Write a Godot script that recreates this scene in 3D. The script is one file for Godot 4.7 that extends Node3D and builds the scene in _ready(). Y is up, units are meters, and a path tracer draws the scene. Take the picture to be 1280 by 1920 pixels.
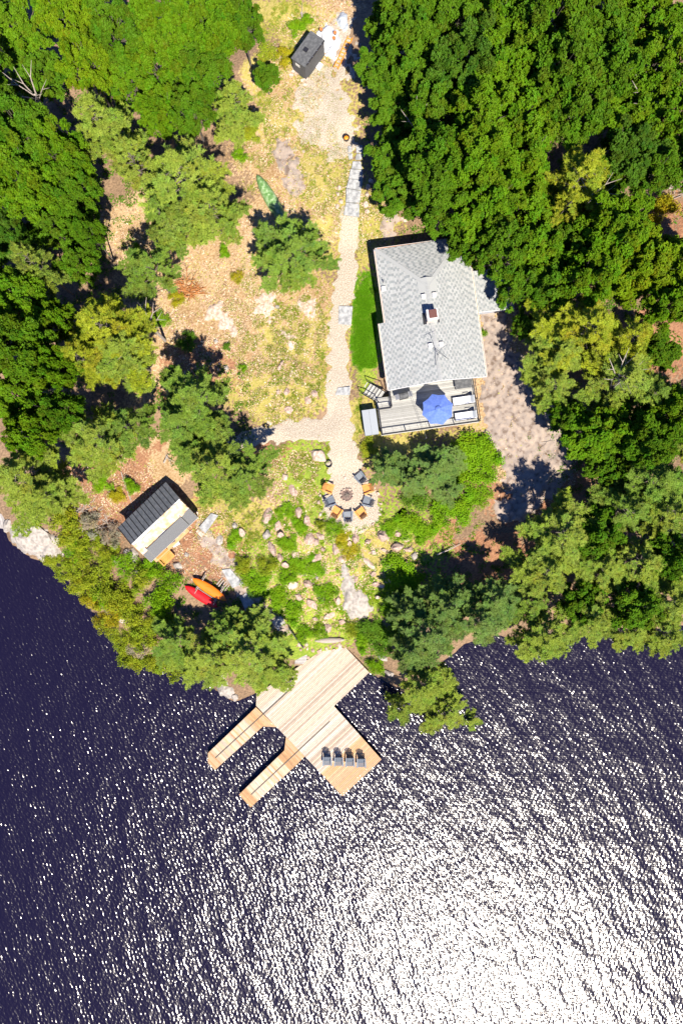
extends Node3D
# An aerial survey of a lakeside cottage. Plan readings (px, py) are survey marks 1650 per unit of slope from the
# survey station 80 m above the lake; site() turns a mark and a height into metres, x east, z south, y up.

const STATION := 80.0
const FOCAL := 1650.0
const GX0 := -62.0
const GZ0 := -72.0
const GCELL := 0.4
const GN := 310
var rng := RandomNumberGenerator.new()
var used := {}
var shore := PackedVector2Array()
var hgrid := PackedFloat32Array()
var dgrid := PackedFloat32Array()
var soft := FastNoiseLite.new()
var fine := FastNoiseLite.new()
var tex := {}
var M := {}
var rock_meshes := []

class Shape:
	var v := PackedVector3Array()
	var c := PackedColorArray()
	var tint := Color.WHITE
	func tri(a: Vector3, b: Vector3, d: Vector3):
		v.append(a); v.append(d); v.append(b)
		c.append(tint); c.append(tint); c.append(tint)
	func tri_out(a: Vector3, b: Vector3, d: Vector3, out: Vector3):
		if (b - a).cross(d - a).dot(out) < 0.0: tri(a, d, b)
		else: tri(a, b, d)
	func quad(a: Vector3, b: Vector3, d: Vector3, e: Vector3):
		tri(a, b, d); tri(a, d, e)
	func quad_out(a: Vector3, b: Vector3, d: Vector3, e: Vector3, out: Vector3):
		tri_out(a, b, d, out); tri_out(a, d, e, out)
	func box(at: Vector3, size: Vector3, basis := Basis.IDENTITY):
		var x := basis.x * size.x * 0.5
		var y := basis.y * size.y * 0.5
		var z := basis.z * size.z * 0.5
		for s in [-1.0, 1.0]:
			quad_out(at + x * s - y - z, at + x * s + y - z, at + x * s + y + z, at + x * s - y + z, x * s)
			quad_out(at + y * s - x - z, at + y * s + x - z, at + y * s + x + z, at + y * s - x + z, y * s)
			quad_out(at + z * s - x - y, at + z * s + x - y, at + z * s + x + y, at + z * s - x + y, z * s)
	func bar(a: Vector3, b: Vector3, w: float, h: float):
		var d := (b - a).normalized()
		var side := d.cross(Vector3.UP)
		if side.length() < 0.01: side = Vector3.RIGHT
		side = side.normalized()
		box((a + b) * 0.5, Vector3((b - a).length(), h, w), Basis(d, side.cross(d), side))
	func tube(a: Vector3, b: Vector3, ra: float, rb: float, n := 6, caps := true):
		var d := (b - a).normalized()
		var x := d.cross(Vector3(0.13, 0.37, 0.92)).normalized()
		var y := d.cross(x)
		for i in n:
			var p := x * cos(TAU * i / n) + y * sin(TAU * i / n)
			var q := x * cos(TAU * (i + 1) / n) + y * sin(TAU * (i + 1) / n)
			quad_out(a + p * ra, a + q * ra, b + q * rb, b + p * rb, p + q)
			if caps:
				tri_out(a, a + p * ra, a + q * ra, -d)
				tri_out(b, b + p * rb, b + q * rb, d)
	func ring(at: Vector3, r0: float, r1: float, y0: float, y1: float, n := 16):
		for i in n:
			var p := Vector3(cos(TAU * i / n), 0, sin(TAU * i / n))
			var q := Vector3(cos(TAU * (i + 1) / n), 0, sin(TAU * (i + 1) / n))
			var lo := Vector3(0, y0, 0)
			var hi := Vector3(0, y1, 0)
			quad_out(at + p * r1 + lo, at + q * r1 + lo, at + q * r1 + hi, at + p * r1 + hi, p)
			quad_out(at + p * r0 + lo, at + q * r0 + lo, at + q * r0 + hi, at + p * r0 + hi, -p)
			quad_out(at + p * r0 + hi, at + q * r0 + hi, at + q * r1 + hi, at + p * r1 + hi, Vector3.UP)
	func lathe(at: Vector3, prof: Array, n := 16):
		for k in prof.size() - 1:
			for i in n:
				var p := Vector3(cos(TAU * i / n), 0, sin(TAU * i / n))
				var q := Vector3(cos(TAU * (i + 1) / n), 0, sin(TAU * (i + 1) / n))
				var a: Vector2 = prof[k]
				var b: Vector2 = prof[k + 1]
				var up := Vector3.UP
				var out := (p + q) * (b.y - a.y) - up * (b.x - a.x) * 2.0
				quad_out(at + p * a.x + up * a.y, at + q * a.x + up * a.y, at + q * b.x + up * b.y, at + p * b.x + up * b.y, out)
	func prism(poly: PackedVector2Array, y0: float, y1: float):
		var idx := Geometry2D.triangulate_polygon(poly)
		for i in range(0, idx.size(), 3):
			var a := poly[idx[i]]
			var b := poly[idx[i + 1]]
			var d := poly[idx[i + 2]]
			tri_out(Vector3(a.x, y1, a.y), Vector3(b.x, y1, b.y), Vector3(d.x, y1, d.y), Vector3.UP)
			tri_out(Vector3(a.x, y0, a.y), Vector3(b.x, y0, b.y), Vector3(d.x, y0, d.y), Vector3.DOWN)
		var s := -1.0 if Geometry2D.is_polygon_clockwise(poly) else 1.0
		for i in poly.size():
			var a := poly[i]
			var b := poly[(i + 1) % poly.size()]
			var e := b - a
			quad_out(Vector3(a.x, y0, a.y), Vector3(b.x, y0, b.y), Vector3(b.x, y1, b.y), Vector3(a.x, y1, a.y), Vector3(e.y, 0, -e.x) * s)
	func mesh(smooth := false) -> ArrayMesh:
		if smooth:
			var st := SurfaceTool.new()
			st.begin(Mesh.PRIMITIVE_TRIANGLES)
			for i in v.size():
				st.set_color(c[i])
				st.set_smooth_group(0)
				st.add_vertex(v[i].snapped(Vector3.ONE * 0.0005))
			st.index()
			st.generate_normals()
			return st.commit()
		var nn := PackedVector3Array()
		nn.resize(v.size())
		for i in range(0, v.size(), 3):
			var k := (v[i + 2] - v[i]).cross(v[i + 1] - v[i]).normalized()
			nn[i] = k; nn[i + 1] = k; nn[i + 2] = k
		var arr := []
		arr.resize(Mesh.ARRAY_MAX)
		arr[Mesh.ARRAY_VERTEX] = v
		arr[Mesh.ARRAY_NORMAL] = nn
		arr[Mesh.ARRAY_COLOR] = c
		var m := ArrayMesh.new()
		m.add_surface_from_arrays(Mesh.PRIMITIVE_TRIANGLES, arr)
		return m

# ---------------------------------------------------------------- naming and placing
func numbered(called: String) -> String:
	used[called] = used.get(called, -1) + 1
	return called if used[called] == 0 else "%s_%03d" % [called, used[called]]

func tag(o, label := "", category := "", group := "", kind := ""):
	if label != "": o.set_meta("label", label)
	if category != "": o.set_meta("category", category)
	if group != "": o.set_meta("group", group)
	if kind != "": o.set_meta("kind", kind)
	return o

func thing(called, label, category, at := Vector3.ZERO, turn := 0.0, group := ""):
	var o := Node3D.new()
	o.name = numbered(called)
	add_child(o, true)
	o.position = at
	o.rotation.y = turn
	return tag(o, label, category, group)

func part(called, m: Mesh, mat: Material, parent = null, xf := Transform3D.IDENTITY):
	var o := MeshInstance3D.new()
	o.mesh = m
	o.material_override = mat
	if parent == null:
		o.name = numbered(called)
		add_child(o, true)
	else:
		o.name = called
		parent.add_child(o, true)
	o.transform = xf
	return o

func copy_of(o, at: Vector3, turn: float, label := "", group := ""):
	var k = o.duplicate()
	k.name = numbered(String(o.name).trim_suffix("_001"))
	add_child(k, true)
	k.position = at
	k.rotation.y = turn
	if label != "": k.set_meta("label", label)
	if group != "": k.set_meta("group", group)
	return k

func plan(px: float, py: float, h: float) -> Vector2:
	return Vector2(px - 640.0, py - 960.0) * ((STATION - h) / FOCAL)

func site(px: float, py: float, h: float) -> Vector3:
	var p := plan(px, py, h)
	return Vector3(p.x, h, p.y)

func ground(px: float, py: float, above := 0.0) -> Vector3:
	var h := 4.0
	for i in 4:
		var p := plan(px, py, h + above)
		h = hgt(p.x, p.y)
	var q := plan(px, py, h + above)
	return Vector3(q.x, h, q.y)

func gplan(px: float, py: float) -> Vector2:
	var p := ground(px, py)
	return Vector2(p.x, p.z)

func grid_at(grid: PackedFloat32Array, x: float, z: float) -> float:
	var fx := clampf((x - GX0) / GCELL, 0.0, GN - 1.001)
	var fz := clampf((z - GZ0) / GCELL, 0.0, GN - 1.001)
	var i := int(fx)
	var j := int(fz)
	fx -= i
	fz -= j
	var k := j * GN + i
	return lerpf(lerpf(grid[k], grid[k + 1], fx), lerpf(grid[k + GN], grid[k + GN + 1], fx), fz)

func hgt(x: float, z: float) -> float:
	return grid_at(hgrid, x, z)

# ---------------------------------------------------------------- materials
func lin(r: float, g: float, b: float) -> Color:
	return Color(r, g, b).linear_to_srgb()

func noise_image(freq: float, seed_: int, size := 256, oct := 4) -> Image:
	var n := FastNoiseLite.new()
	n.noise_type = FastNoiseLite.TYPE_SIMPLEX_SMOOTH
	n.seed = seed_
	n.frequency = freq
	n.fractal_octaves = oct
	return n.get_seamless_image(size, size)

func ramp_texture(freq: float, seed_: int, stops: Array, size := 256, oct := 4) -> ImageTexture:
	var img := noise_image(freq, seed_, size, oct)
	img.convert(Image.FORMAT_L8)
	var src := img.get_data()
	var g := Gradient.new()
	g.offsets = PackedFloat32Array(stops.map(func(s): return s[0]))
	g.colors = PackedColorArray(stops.map(func(s): return s[1]))
	var lut := []
	for i in 256:
		var k := g.sample(i / 255.0).linear_to_srgb()
		lut.append([int(k.r * 255), int(k.g * 255), int(k.b * 255)])
	var out := PackedByteArray()
	out.resize(src.size() * 3)
	for i in src.size():
		var k = lut[src[i]]
		out[i * 3] = k[0]; out[i * 3 + 1] = k[1]; out[i * 3 + 2] = k[2]
	return ImageTexture.create_from_image(Image.create_from_data(size, size, false, Image.FORMAT_RGB8, out))

func bump_texture(freq: float, seed_: int, strength: float, size := 256, oct := 4) -> ImageTexture:
	var img := noise_image(freq, seed_, size, oct)
	img.convert(Image.FORMAT_RGBA8)
	img.bump_map_to_normal_map(strength)
	return ImageTexture.create_from_image(img)

func flat(col: Color, rough := 0.8, vertex := false) -> StandardMaterial3D:
	var m := StandardMaterial3D.new()
	m.albedo_color = col
	m.roughness = rough
	m.vertex_color_use_as_albedo = vertex
	return m

# a surface whose colour wanders through a ramp of noise; scale = repeats per metre on each axis
func mottled(freq: float, seed_: int, stops: Array, scale, rough := 0.85, world := true, bump := 0.0) -> StandardMaterial3D:
	var m := StandardMaterial3D.new()
	m.albedo_texture = ramp_texture(freq, seed_, stops)
	m.uv1_triplanar = true
	m.uv1_world_triplanar = world
	m.uv1_scale = scale if scale is Vector3 else Vector3.ONE * scale
	m.roughness = rough
	if bump > 0.0:
		m.normal_enabled = true
		m.normal_texture = tex.rough_bump
		m.normal_scale = bump
	return m

func leafy(r: float, g: float, b: float, through := 0.55) -> StandardMaterial3D:
	var m := flat(lin(r, g, b), 0.55, true)
	m.cull_mode = BaseMaterial3D.CULL_DISABLED
	m.metallic_specular = 0.2
	m.backlight_enabled = true
	m.backlight = Color(through, through, through * 0.5)
	return m

func wood(base: Color, seed_: int, spread := 0.25) -> StandardMaterial3D:
	var m := mottled(0.02, seed_, [[0.25, base * (1.0 - spread)], [0.5, base], [0.75, base * (1.0 + spread * 0.7)]], Vector3(0.35, 3.0, 3.0), 0.8, false)
	m.uv1_offset = Vector3(seed_ * 0.37, seed_ * 0.21, seed_ * 0.13)
	return m

# more of the same boards, cut elsewhere from the timber
func more_of(list: Array, times: int) -> Array:
	var out := list.duplicate()
	for t in times:
		for m in list:
			var k: StandardMaterial3D = m.duplicate()
			k.uv1_offset += Vector3(0.31, 0.17, 0.23) * (t + 1)
			k.albedo_color = Color(1, 1, 1) * rng.randf_range(0.9, 1.0)
			out.append(k)
	return out

func make_materials():
	tex.rough_bump = bump_texture(0.03, 5, 3.0)
	M.rock = mottled(0.03, 11, [[0.2, Color(0.24, 0.165, 0.135)], [0.45, Color(0.4, 0.285, 0.23)], [0.6, Color(0.47, 0.345, 0.28)], [0.8, Color(0.56, 0.44, 0.37)]], 0.45, 0.9, true, 0.7)
	M.rock_pale = mottled(0.03, 12, [[0.25, Color(0.36, 0.27, 0.21)], [0.5, Color(0.52, 0.4, 0.32)], [0.75, Color(0.62, 0.52, 0.43)]], 0.4, 0.9, true, 0.7)
	M.rock_grey = mottled(0.03, 13, [[0.22, Color(0.22, 0.2, 0.175)], [0.5, Color(0.35, 0.32, 0.285)], [0.75, Color(0.45, 0.41, 0.37)]], 0.3, 0.9, true, 0.35)
	M.bedrock = mottled(0.04, 14, [[0.2, Color(0.15, 0.11, 0.085)], [0.36, Color(0.255, 0.205, 0.175)], [0.52, Color(0.31, 0.26, 0.225)], [0.66, Color(0.34, 0.275, 0.225)], [0.82, Color(0.4, 0.32, 0.26)]], 0.13, 0.92, true, 0.5)
	M.gravel = mottled(0.12, 15, [[0.18, Color(0.23, 0.18, 0.12)], [0.4, Color(0.36, 0.305, 0.235)], [0.55, Color(0.43, 0.375, 0.3)], [0.75, Color(0.54, 0.49, 0.41)]], 0.28, 0.95, true, 0.8)
	M.flagstone = mottled(0.02, 16, [[0.25, Color(0.24, 0.25, 0.255)], [0.5, Color(0.33, 0.34, 0.345)], [0.75, Color(0.41, 0.42, 0.42)]], 0.4, 0.8, true, 0.3)
	M.bark = mottled(0.05, 17, [[0.3, Color(0.07, 0.055, 0.045)], [0.55, Color(0.16, 0.13, 0.11)], [0.8, Color(0.27, 0.24, 0.21)]], Vector3(2, 0.6, 2), 0.95, false)
	M.deadwood = mottled(0.05, 18, [[0.3, Color(0.24, 0.2, 0.17)], [0.7, Color(0.5, 0.45, 0.4)]], 1.5, 0.95, false)
	M.pale_plank = []
	for i in 5: M.pale_plank.append(wood([Color(0.56, 0.46, 0.37), Color(0.5, 0.4, 0.31), Color(0.6, 0.51, 0.42), Color(0.44, 0.35, 0.27), Color(0.54, 0.44, 0.33)][i], 30 + i, 0.16))
	M.grey_plank = []
	for i in 3: M.grey_plank.append(wood([Color(0.36, 0.34, 0.33), Color(0.43, 0.4, 0.385), Color(0.5, 0.46, 0.43)][i], 40 + i, 0.16))
	M.tan_plank = []
	for i in 5: M.tan_plank.append(wood([Color(0.54, 0.32, 0.155), Color(0.48, 0.28, 0.135), Color(0.58, 0.38, 0.215), Color(0.5, 0.33, 0.19), Color(0.42, 0.24, 0.115)][i], 50 + i, 0.16))
	M.cream_plank = []
	for i in 4: M.cream_plank.append(wood([Color(0.6, 0.46, 0.32), Color(0.66, 0.51, 0.36), Color(0.54, 0.4, 0.26), Color(0.5, 0.42, 0.33)][i], 60 + i, 0.16))
	M.deck_board = []
	for i in 4: M.deck_board.append(wood([Color(0.36, 0.36, 0.335), Color(0.4, 0.4, 0.375), Color(0.31, 0.31, 0.29), Color(0.43, 0.43, 0.4)][i], 70 + i, 0.1))
	for k in ["pale_plank", "grey_plank", "tan_plank", "cream_plank", "deck_board"]: M[k] = more_of(M[k], 2)
	M.cedar = wood(Color(0.58, 0.28, 0.08), 80, 0.2)
	M.cedar_dark = wood(Color(0.42, 0.17, 0.05), 81, 0.2)
	M.beam = wood(Color(0.3, 0.22, 0.15), 82, 0.25)
	M.orange_slat = wood(Color(0.68, 0.3, 0.07), 83, 0.12)
	M.grey_slat = mottled(0.03, 84, [[0.3, Color(0.1, 0.125, 0.16)], [0.7, Color(0.15, 0.18, 0.225)]], 2.0, 0.55, false)
	M.black_metal = flat(lin(0.018, 0.018, 0.022), 0.45)
	M.white_trim = flat(lin(0.7, 0.7, 0.7), 0.6)
	M.siding = flat(lin(0.42, 0.46, 0.54), 0.7)
	M.shingle = flat(Color.WHITE, 0.95, true)
	M.roof_deck = flat(lin(0.3, 0.31, 0.32), 0.9)
	M.glass = flat(lin(0.02, 0.025, 0.03), 0.08)
	M.brown_metal = flat(lin(0.12, 0.045, 0.035), 0.5)
	M.brick_white = mottled(0.05, 85, [[0.3, Color(0.6, 0.45, 0.38)], [0.6, Color(0.74, 0.66, 0.6)]], 1.5, 0.9)
	M.steel = flat(lin(0.25, 0.26, 0.28), 0.4)
	M.steel.metallic = 0.6
	M.charcoal_wall = mottled(0.03, 86, [[0.3, Color(0.075, 0.08, 0.09)], [0.7, Color(0.11, 0.116, 0.128)]], Vector3(1, 1, 1), 0.75)
	M.charcoal_roof = mottled(0.03, 87, [[0.3, Color(0.075, 0.08, 0.085)], [0.6, Color(0.1, 0.105, 0.11)], [0.8, Color(0.13, 0.135, 0.14)]], Vector3(0.4, 0.4, 0.4), 0.8)
	M.metal_roof = mottled(0.02, 88, [[0.3, Color(0.075, 0.085, 0.1)], [0.7, Color(0.12, 0.13, 0.145)]], 0.5, 0.5)
	M.roll_roof = mottled(0.06, 89, [[0.3, Color(0.12, 0.125, 0.13)], [0.7, Color(0.17, 0.175, 0.18)]], 0.6, 0.9)
	M.underlay = mottled(0.015, 90, [[0.3, Color(0.55, 0.34, 0.18)], [0.5, Color(0.68, 0.48, 0.3)], [0.7, Color(0.76, 0.62, 0.48)]], 0.35, 0.8)
	M.white_sheet = mottled(0.02, 91, [[0.3, Color(0.55, 0.57, 0.6)], [0.6, Color(0.78, 0.78, 0.8)]], 0.5, 0.6)
	M.grey_sheet = mottled(0.02, 92, [[0.3, Color(0.3, 0.34, 0.38)], [0.6, Color(0.52, 0.56, 0.6)]], 0.5, 0.5)
	M.green_cover = mottled(0.02, 93, [[0.3, Color(0.1, 0.22, 0.06)], [0.5, Color(0.17, 0.32, 0.11)], [0.75, Color(0.36, 0.48, 0.28)]], Vector3(0.5, 0.5, 0.5), 0.45)
	M.bin_grey = flat(lin(0.3, 0.33, 0.36), 0.6)
	M.parasol = mottled(0.02, 94, [[0.3, Color(0.085, 0.16, 0.5)], [0.7, Color(0.12, 0.2, 0.56)]], 0.8, 0.85)
	M.cushion = flat(lin(0.76, 0.78, 0.82), 0.9)
	M.kayak_orange = flat(lin(0.8, 0.2, 0.01), 0.35)
	M.kayak_red = flat(lin(0.55, 0.01, 0.015), 0.35)
	M.orange_plastic = flat(lin(0.75, 0.28, 0.02), 0.5)
	M.ash = mottled(0.08, 95, [[0.3, Color(0.06, 0.045, 0.04)], [0.7, Color(0.28, 0.2, 0.17)]], 1.0, 0.95)
	M.oak = [leafy(0.085, 0.19, 0.008), leafy(0.11, 0.23, 0.007), leafy(0.065, 0.155, 0.012), leafy(0.15, 0.255, 0.007)]
	M.pine = [leafy(0.245, 0.335, 0.045, 0.5), leafy(0.175, 0.285, 0.04, 0.5), leafy(0.15, 0.25, 0.055, 0.5), leafy(0.3, 0.36, 0.025, 0.5)]
	M.shrub = [leafy(0.17, 0.34, 0.008), leafy(0.26, 0.33, 0.02), leafy(0.1, 0.22, 0.015), leafy(0.36, 0.34, 0.015), leafy(0.33, 0.3, 0.21, 0.2)]
	M.grass = leafy(0.22, 0.26, 0.03, 0.3)
	M.litter = flat(Color.WHITE, 0.9, true)
# ---------------------------------------------------------------- the lie of the land
func shore_distance(p: Vector2) -> float:
	var best := 1e9
	for i in shore.size() - 1:
		var q := Geometry2D.get_closest_point_to_segment(p, shore[i], shore[i + 1])
		best = minf(best, p.distance_squared_to(q))
	best = sqrt(best)
	return best if Geometry2D.is_point_in_polygon(p, shore) else -best

func make_heights():
	soft.seed = 3
	soft.frequency = 0.09
	soft.fractal_octaves = 3
	fine.seed = 8
	fine.noise_type = FastNoiseLite.TYPE_SIMPLEX
	fine.frequency = 1.0
	fine.fractal_octaves = 2
	var marks := [[0, 975], [22, 1018], [60, 1045], [112, 1062], [140, 1105], [178, 1150], [215, 1190], [262, 1232], [310, 1252], [362, 1258], [402, 1290], [440, 1316], [475, 1300], [520, 1270], [570, 1245], [610, 1228], [650, 1222], [690, 1258], [720, 1275], [765, 1300], [800, 1290], [830, 1240], [872, 1205], [930, 1190], [1000, 1200], [1070, 1192], [1140, 1180], [1220, 1178], [1290, 1170]]
	shore.append(Vector2(-700, -700))
	shore.append(Vector2(-700, -12))
	shore.append(Vector2(-90, -10))
	shore.append(Vector2(-45, -4))
	for m in marks: shore.append(plan(m[0], m[1], 0.0))
	shore.append(Vector2(60, 6))
	shore.append(Vector2(120, 16))
	shore.append(Vector2(700, 20))
	shore.append(Vector2(700, -700))
	hgrid.resize(GN * GN)
	dgrid.resize(GN * GN)
	var a := Basis(Vector3.UP, deg_to_rad(8.0))
	var house := Vector2(3.853, -10.15)
	var pit := plan(652, 938, 4.3)
	for j in GN:
		for i in GN:
			var p := Vector2(GX0 + i * GCELL, GZ0 + j * GCELL)
			var d := shore_distance(p)
			var h := 0.0
			if d < 0.0: h = maxf(-3.0, d * 0.7)
			else:
				h = 0.5 * (1.0 - exp(-d / 0.35)) + 4.5 * (1.0 - exp(-d / 9.0)) + 0.03 * d
				h += soft.get_noise_2d(p.x * 1.6, p.y * 1.6) * 0.5 * clampf(d / 6.0, 0, 1)
			var q := p - house
			var u := q.x * a.x.x + q.y * a.x.z
			var w := q.x * a.z.x + q.y * a.z.z
			var pad := maxf(maxf(-2.6 - u, u - 12.2), maxf(-12.5 - w, w - 4.2))
			h = lerpf(h, 5.0, 1.0 - smoothstep(0.0, 3.0, pad))
			h = lerpf(h, 4.35, 1.0 - smoothstep(2.0, 4.0, p.distance_to(pit)))
			hgrid[j * GN + i] = h
			dgrid[j * GN + i] = d

# blobs of ground cover: [px, py, rx, ry, kind]; 0 green grass, 1 dry yellow grass, 2 pale leaf litter, 3 red-brown needles
const COVER := [
	[690, 620, 34, 110, 0], [560, 860, 55, 45, 0], [570, 930, 40, 60, 0], [620, 1050, 140, 130, 0], [590, 1150, 90, 60, 0], [520, 730, 70, 60, 1],
	[560, 640, 70, 120, 1], [600, 350, 60, 110, 1], [680, 430, 40, 60, 1], [570, 210, 80, 70, 1], [540, 120, 60, 60, 1], [690, 800, 30, 60, 1], [430, 980, 70, 40, 1], [690, 1040, 80, 60, 1],
	[545, 45, 60, 50, 1], [500, 270, 60, 70, 2], [440, 500, 90, 90, 2], [400, 560, 80, 80, 2], [520, 600, 90, 90, 2], [620, 25, 40, 40, 2], [300, 420, 60, 60, 2], [520, 410, 80, 50, 2], [370, 680, 70, 70, 3],
	[330, 590, 50, 60, 2], [265, 560, 40, 60, 2], [235, 440, 60, 50, 2], [180, 930, 60, 60, 3], [230, 900, 90, 60, 3], [300, 870, 60, 50, 2], [540, 160, 70, 60, 2], [560, 1000, 60, 60, 2], [600, 1090, 80, 70, 2],
	[390, 1020, 60, 60, 3], [930, 700, 60, 160, 2], [1000, 900, 90, 70, 3], [900, 1040, 90, 70, 3], [1180, 640, 120, 60, 3], [1250, 420, 50, 50, 3], [800, 830, 120, 25, 1], [480, 830, 60, 30, 3], [290, 700, 60, 60, 2], [310, 640, 60, 70, 2]]

func make_ground():
	# weights of the four covers on a half-metre grid
	var wx := 150
	var wz := 142
	var wgt := []
	for k in 4:
		var arr := PackedFloat32Array()
		arr.resize(wx * wz)
		wgt.append(arr)
	for b in COVER:
		var c := gplan(b[0], b[1])
		var rx: float = b[2] / 21.5
		var rz: float = b[3] / 21.5
		for j in wz:
			for i in wx:
				var dx := (-37.5 + i * 0.5 - c.x) / rx
				var dz := (-51.0 + j * 0.5 - c.y) / rz
				var s := dx * dx + dz * dz
				if s < 2.6:
					var k := j * wx + i
					wgt[b[4]][k] = maxf(wgt[b[4]][k], 1.15 - s * 0.55)
	var w := 1200
	var h := 1136
	var na := noise_image(0.012, 21, 512, 5)
	var nb := noise_image(0.09, 22, 512, 3)
	var nc := noise_image(0.3, 23, 512, 2)
	for im in [na, nb, nc]: im.convert(Image.FORMAT_L8)
	var da := na.get_data()
	var db := nb.get_data()
	var dc := nc.get_data()
	var pal := []
	for k in [[Color(0.13, 0.085, 0.05), Color(0.3, 0.2, 0.12)], [Color(0.13, 0.2, 0.015), Color(0.3, 0.36, 0.04)], [Color(0.21, 0.21, 0.025), Color(0.42, 0.34, 0.11)], [Color(0.27, 0.165, 0.07), Color(0.5, 0.37, 0.22)], [Color(0.17, 0.075, 0.04), Color(0.36, 0.19, 0.1)]]:
		pal.append([k[0], k[1]])
	var out := PackedByteArray()
	out.resize(w * h * 3)
	var lut := PackedByteArray()
	lut.resize(1025)
	for i in 1025: lut[i] = int(Color(i / 1024.0, 0, 0).linear_to_srgb().r * 255.0)
	var o := 0
	for j in h:
		for i in w:
			var q := ((j & 511) << 9) | (i & 511)
			var e := da[q] / 255.0 - 0.5
			var f := db[((j * 2 & 511) << 9) | (i * 2 & 511)] / 255.0 - 0.5
			var t := dc[((j + 100 & 511) << 9) | ((i + j) & 511)] / 255.0
			var gx := clampf((i + e * 55.0 + f * 34.0) * 0.125, 0.0, 148.9)
			var gz := clampf((j + e * 55.0 - f * 34.0) * 0.125, 0.0, 140.9)
			var k := int(gz) * wx + int(gx)
			var best := 0
			var top := 0.42 + f * 0.5
			for n in 4:
				var s: float = wgt[n][k] + (e if n & 1 else -e) * 1.3 + (f if n & 2 else -f) * 1.7
				if wgt[n][k] > 0.02 and s > top:
					top = s
					best = n + 1
			t = clampf((t - 0.5) * 1.7 + 0.5 + e * 0.8, 0.0, 1.0)
			var c0: Color = pal[best][0]
			var c1: Color = pal[best][1]
			out[o] = lut[int(lerpf(c0.r, c1.r, t) * 1024)]
			out[o + 1] = lut[int(lerpf(c0.g, c1.g, t) * 1024)]
			out[o + 2] = lut[int(lerpf(c0.b, c1.b, t) * 1024)]
			o += 3
	var mat := StandardMaterial3D.new()
	mat.albedo_texture = ImageTexture.create_from_image(Image.create_from_data(w, h, false, Image.FORMAT_RGB8, out))
	mat.roughness = 0.95
	var v := PackedVector3Array()
	var nrm := PackedVector3Array()
	var uv := PackedVector2Array()
	var idx := PackedInt32Array()
	for j in GN:
		for i in GN:
			var x := GX0 + i * GCELL
			var z := GZ0 + j * GCELL
			var y := hgrid[j * GN + i] + fine.get_noise_2d(x * 1.3, z * 1.3) * 0.04
			# the first and last rows and columns stretch to the horizon
			if i == 0: x -= 700.0
			if i == GN - 1: x += 700.0
			if j == 0: z -= 700.0
			if j == GN - 1: z += 700.0
			v.append(Vector3(x, y, z))
			nrm.append(Vector3(hgrid[j * GN + maxi(i - 1, 0)] - hgrid[j * GN + mini(i + 1, GN - 1)], 2 * GCELL, hgrid[maxi(j - 1, 0) * GN + i] - hgrid[mini(j + 1, GN - 1) * GN + i]).normalized())
			uv.append(Vector2((x + 37.5) / 75.0, (z + 51.0) / 71.0))
	for j in GN - 1:
		for i in GN - 1:
			var k := j * GN + i
			idx.append_array([k, k + 1, k + GN, k + 1, k + GN + 1, k + GN])
	var arr := []
	arr.resize(Mesh.ARRAY_MAX)
	arr[Mesh.ARRAY_VERTEX] = v
	arr[Mesh.ARRAY_NORMAL] = nrm
	arr[Mesh.ARRAY_TEX_UV] = uv
	arr[Mesh.ARRAY_INDEX] = idx
	var m := ArrayMesh.new()
	m.add_surface_from_arrays(Mesh.PRIMITIVE_TRIANGLES, arr)
	tag(part("ground", m, mat), "", "", "", "structure")

func wave_height(x: float, z: float, n: FastNoiseLite) -> float:
	var u := x * 0.93 - z * 0.37
	var s := x * 0.37 + z * 0.93
	return 0.0105 * n.get_noise_2d(u / 0.75, s / 2.0) + 0.008 * n.get_noise_2d(u / 0.36 + 90.0, s / 0.62) + 0.02 * n.get_noise_2d(u / 2.6 + 40.0, s / 5.5 + 7.0)

# normals of small wind ripples: waves of whole numbers over a tile of so many metres, so that it repeats without a seam
func ripple_texture(n: int, tile: float) -> ImageTexture:
	var waves := []
	var r := RandomNumberGenerator.new()
	r.seed = 5
	for i in 26:
		var l := 0.12 * pow(3.6, r.randf())
		var a := -0.38 + r.randfn() * 0.6
		var kx := roundf(cos(a) * tile / l)
		var kz := roundf(sin(a) * tile / l)
		waves.append([int(kx), int(kz), r.randi() % n, RIPPLE / sqrt(13.0) * kx / Vector2(kx, kz).length(), RIPPLE / sqrt(13.0) * kz / Vector2(kx, kz).length()])
	var co := PackedFloat32Array()
	for i in n: co.append(cos(TAU * i / n))
	var data := PackedFloat32Array()
	data.resize(n * n * 3)
	var mask := n - 1
	for j in n:
		for i in n:
			var sx := 0.0
			var sz := 0.0
			for w in waves:
				var c := co[(w[0] * i + w[1] * j + w[2]) & mask]
				sx += w[3] * c
				sz += w[4] * c
			var k := 1.0 / sqrt(1.0 + sx * sx + sz * sz)
			var o := (j * n + i) * 3
			data[o] = sx * k * 0.5 + 0.5
			data[o + 1] = sz * k * 0.5 + 0.5
			data[o + 2] = k * 0.5 + 0.5
	return ImageTexture.create_from_image(Image.create_from_data(n, n, false, Image.FORMAT_RGBF, data.to_byte_array()))

const RIPPLE := 0.102

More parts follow.
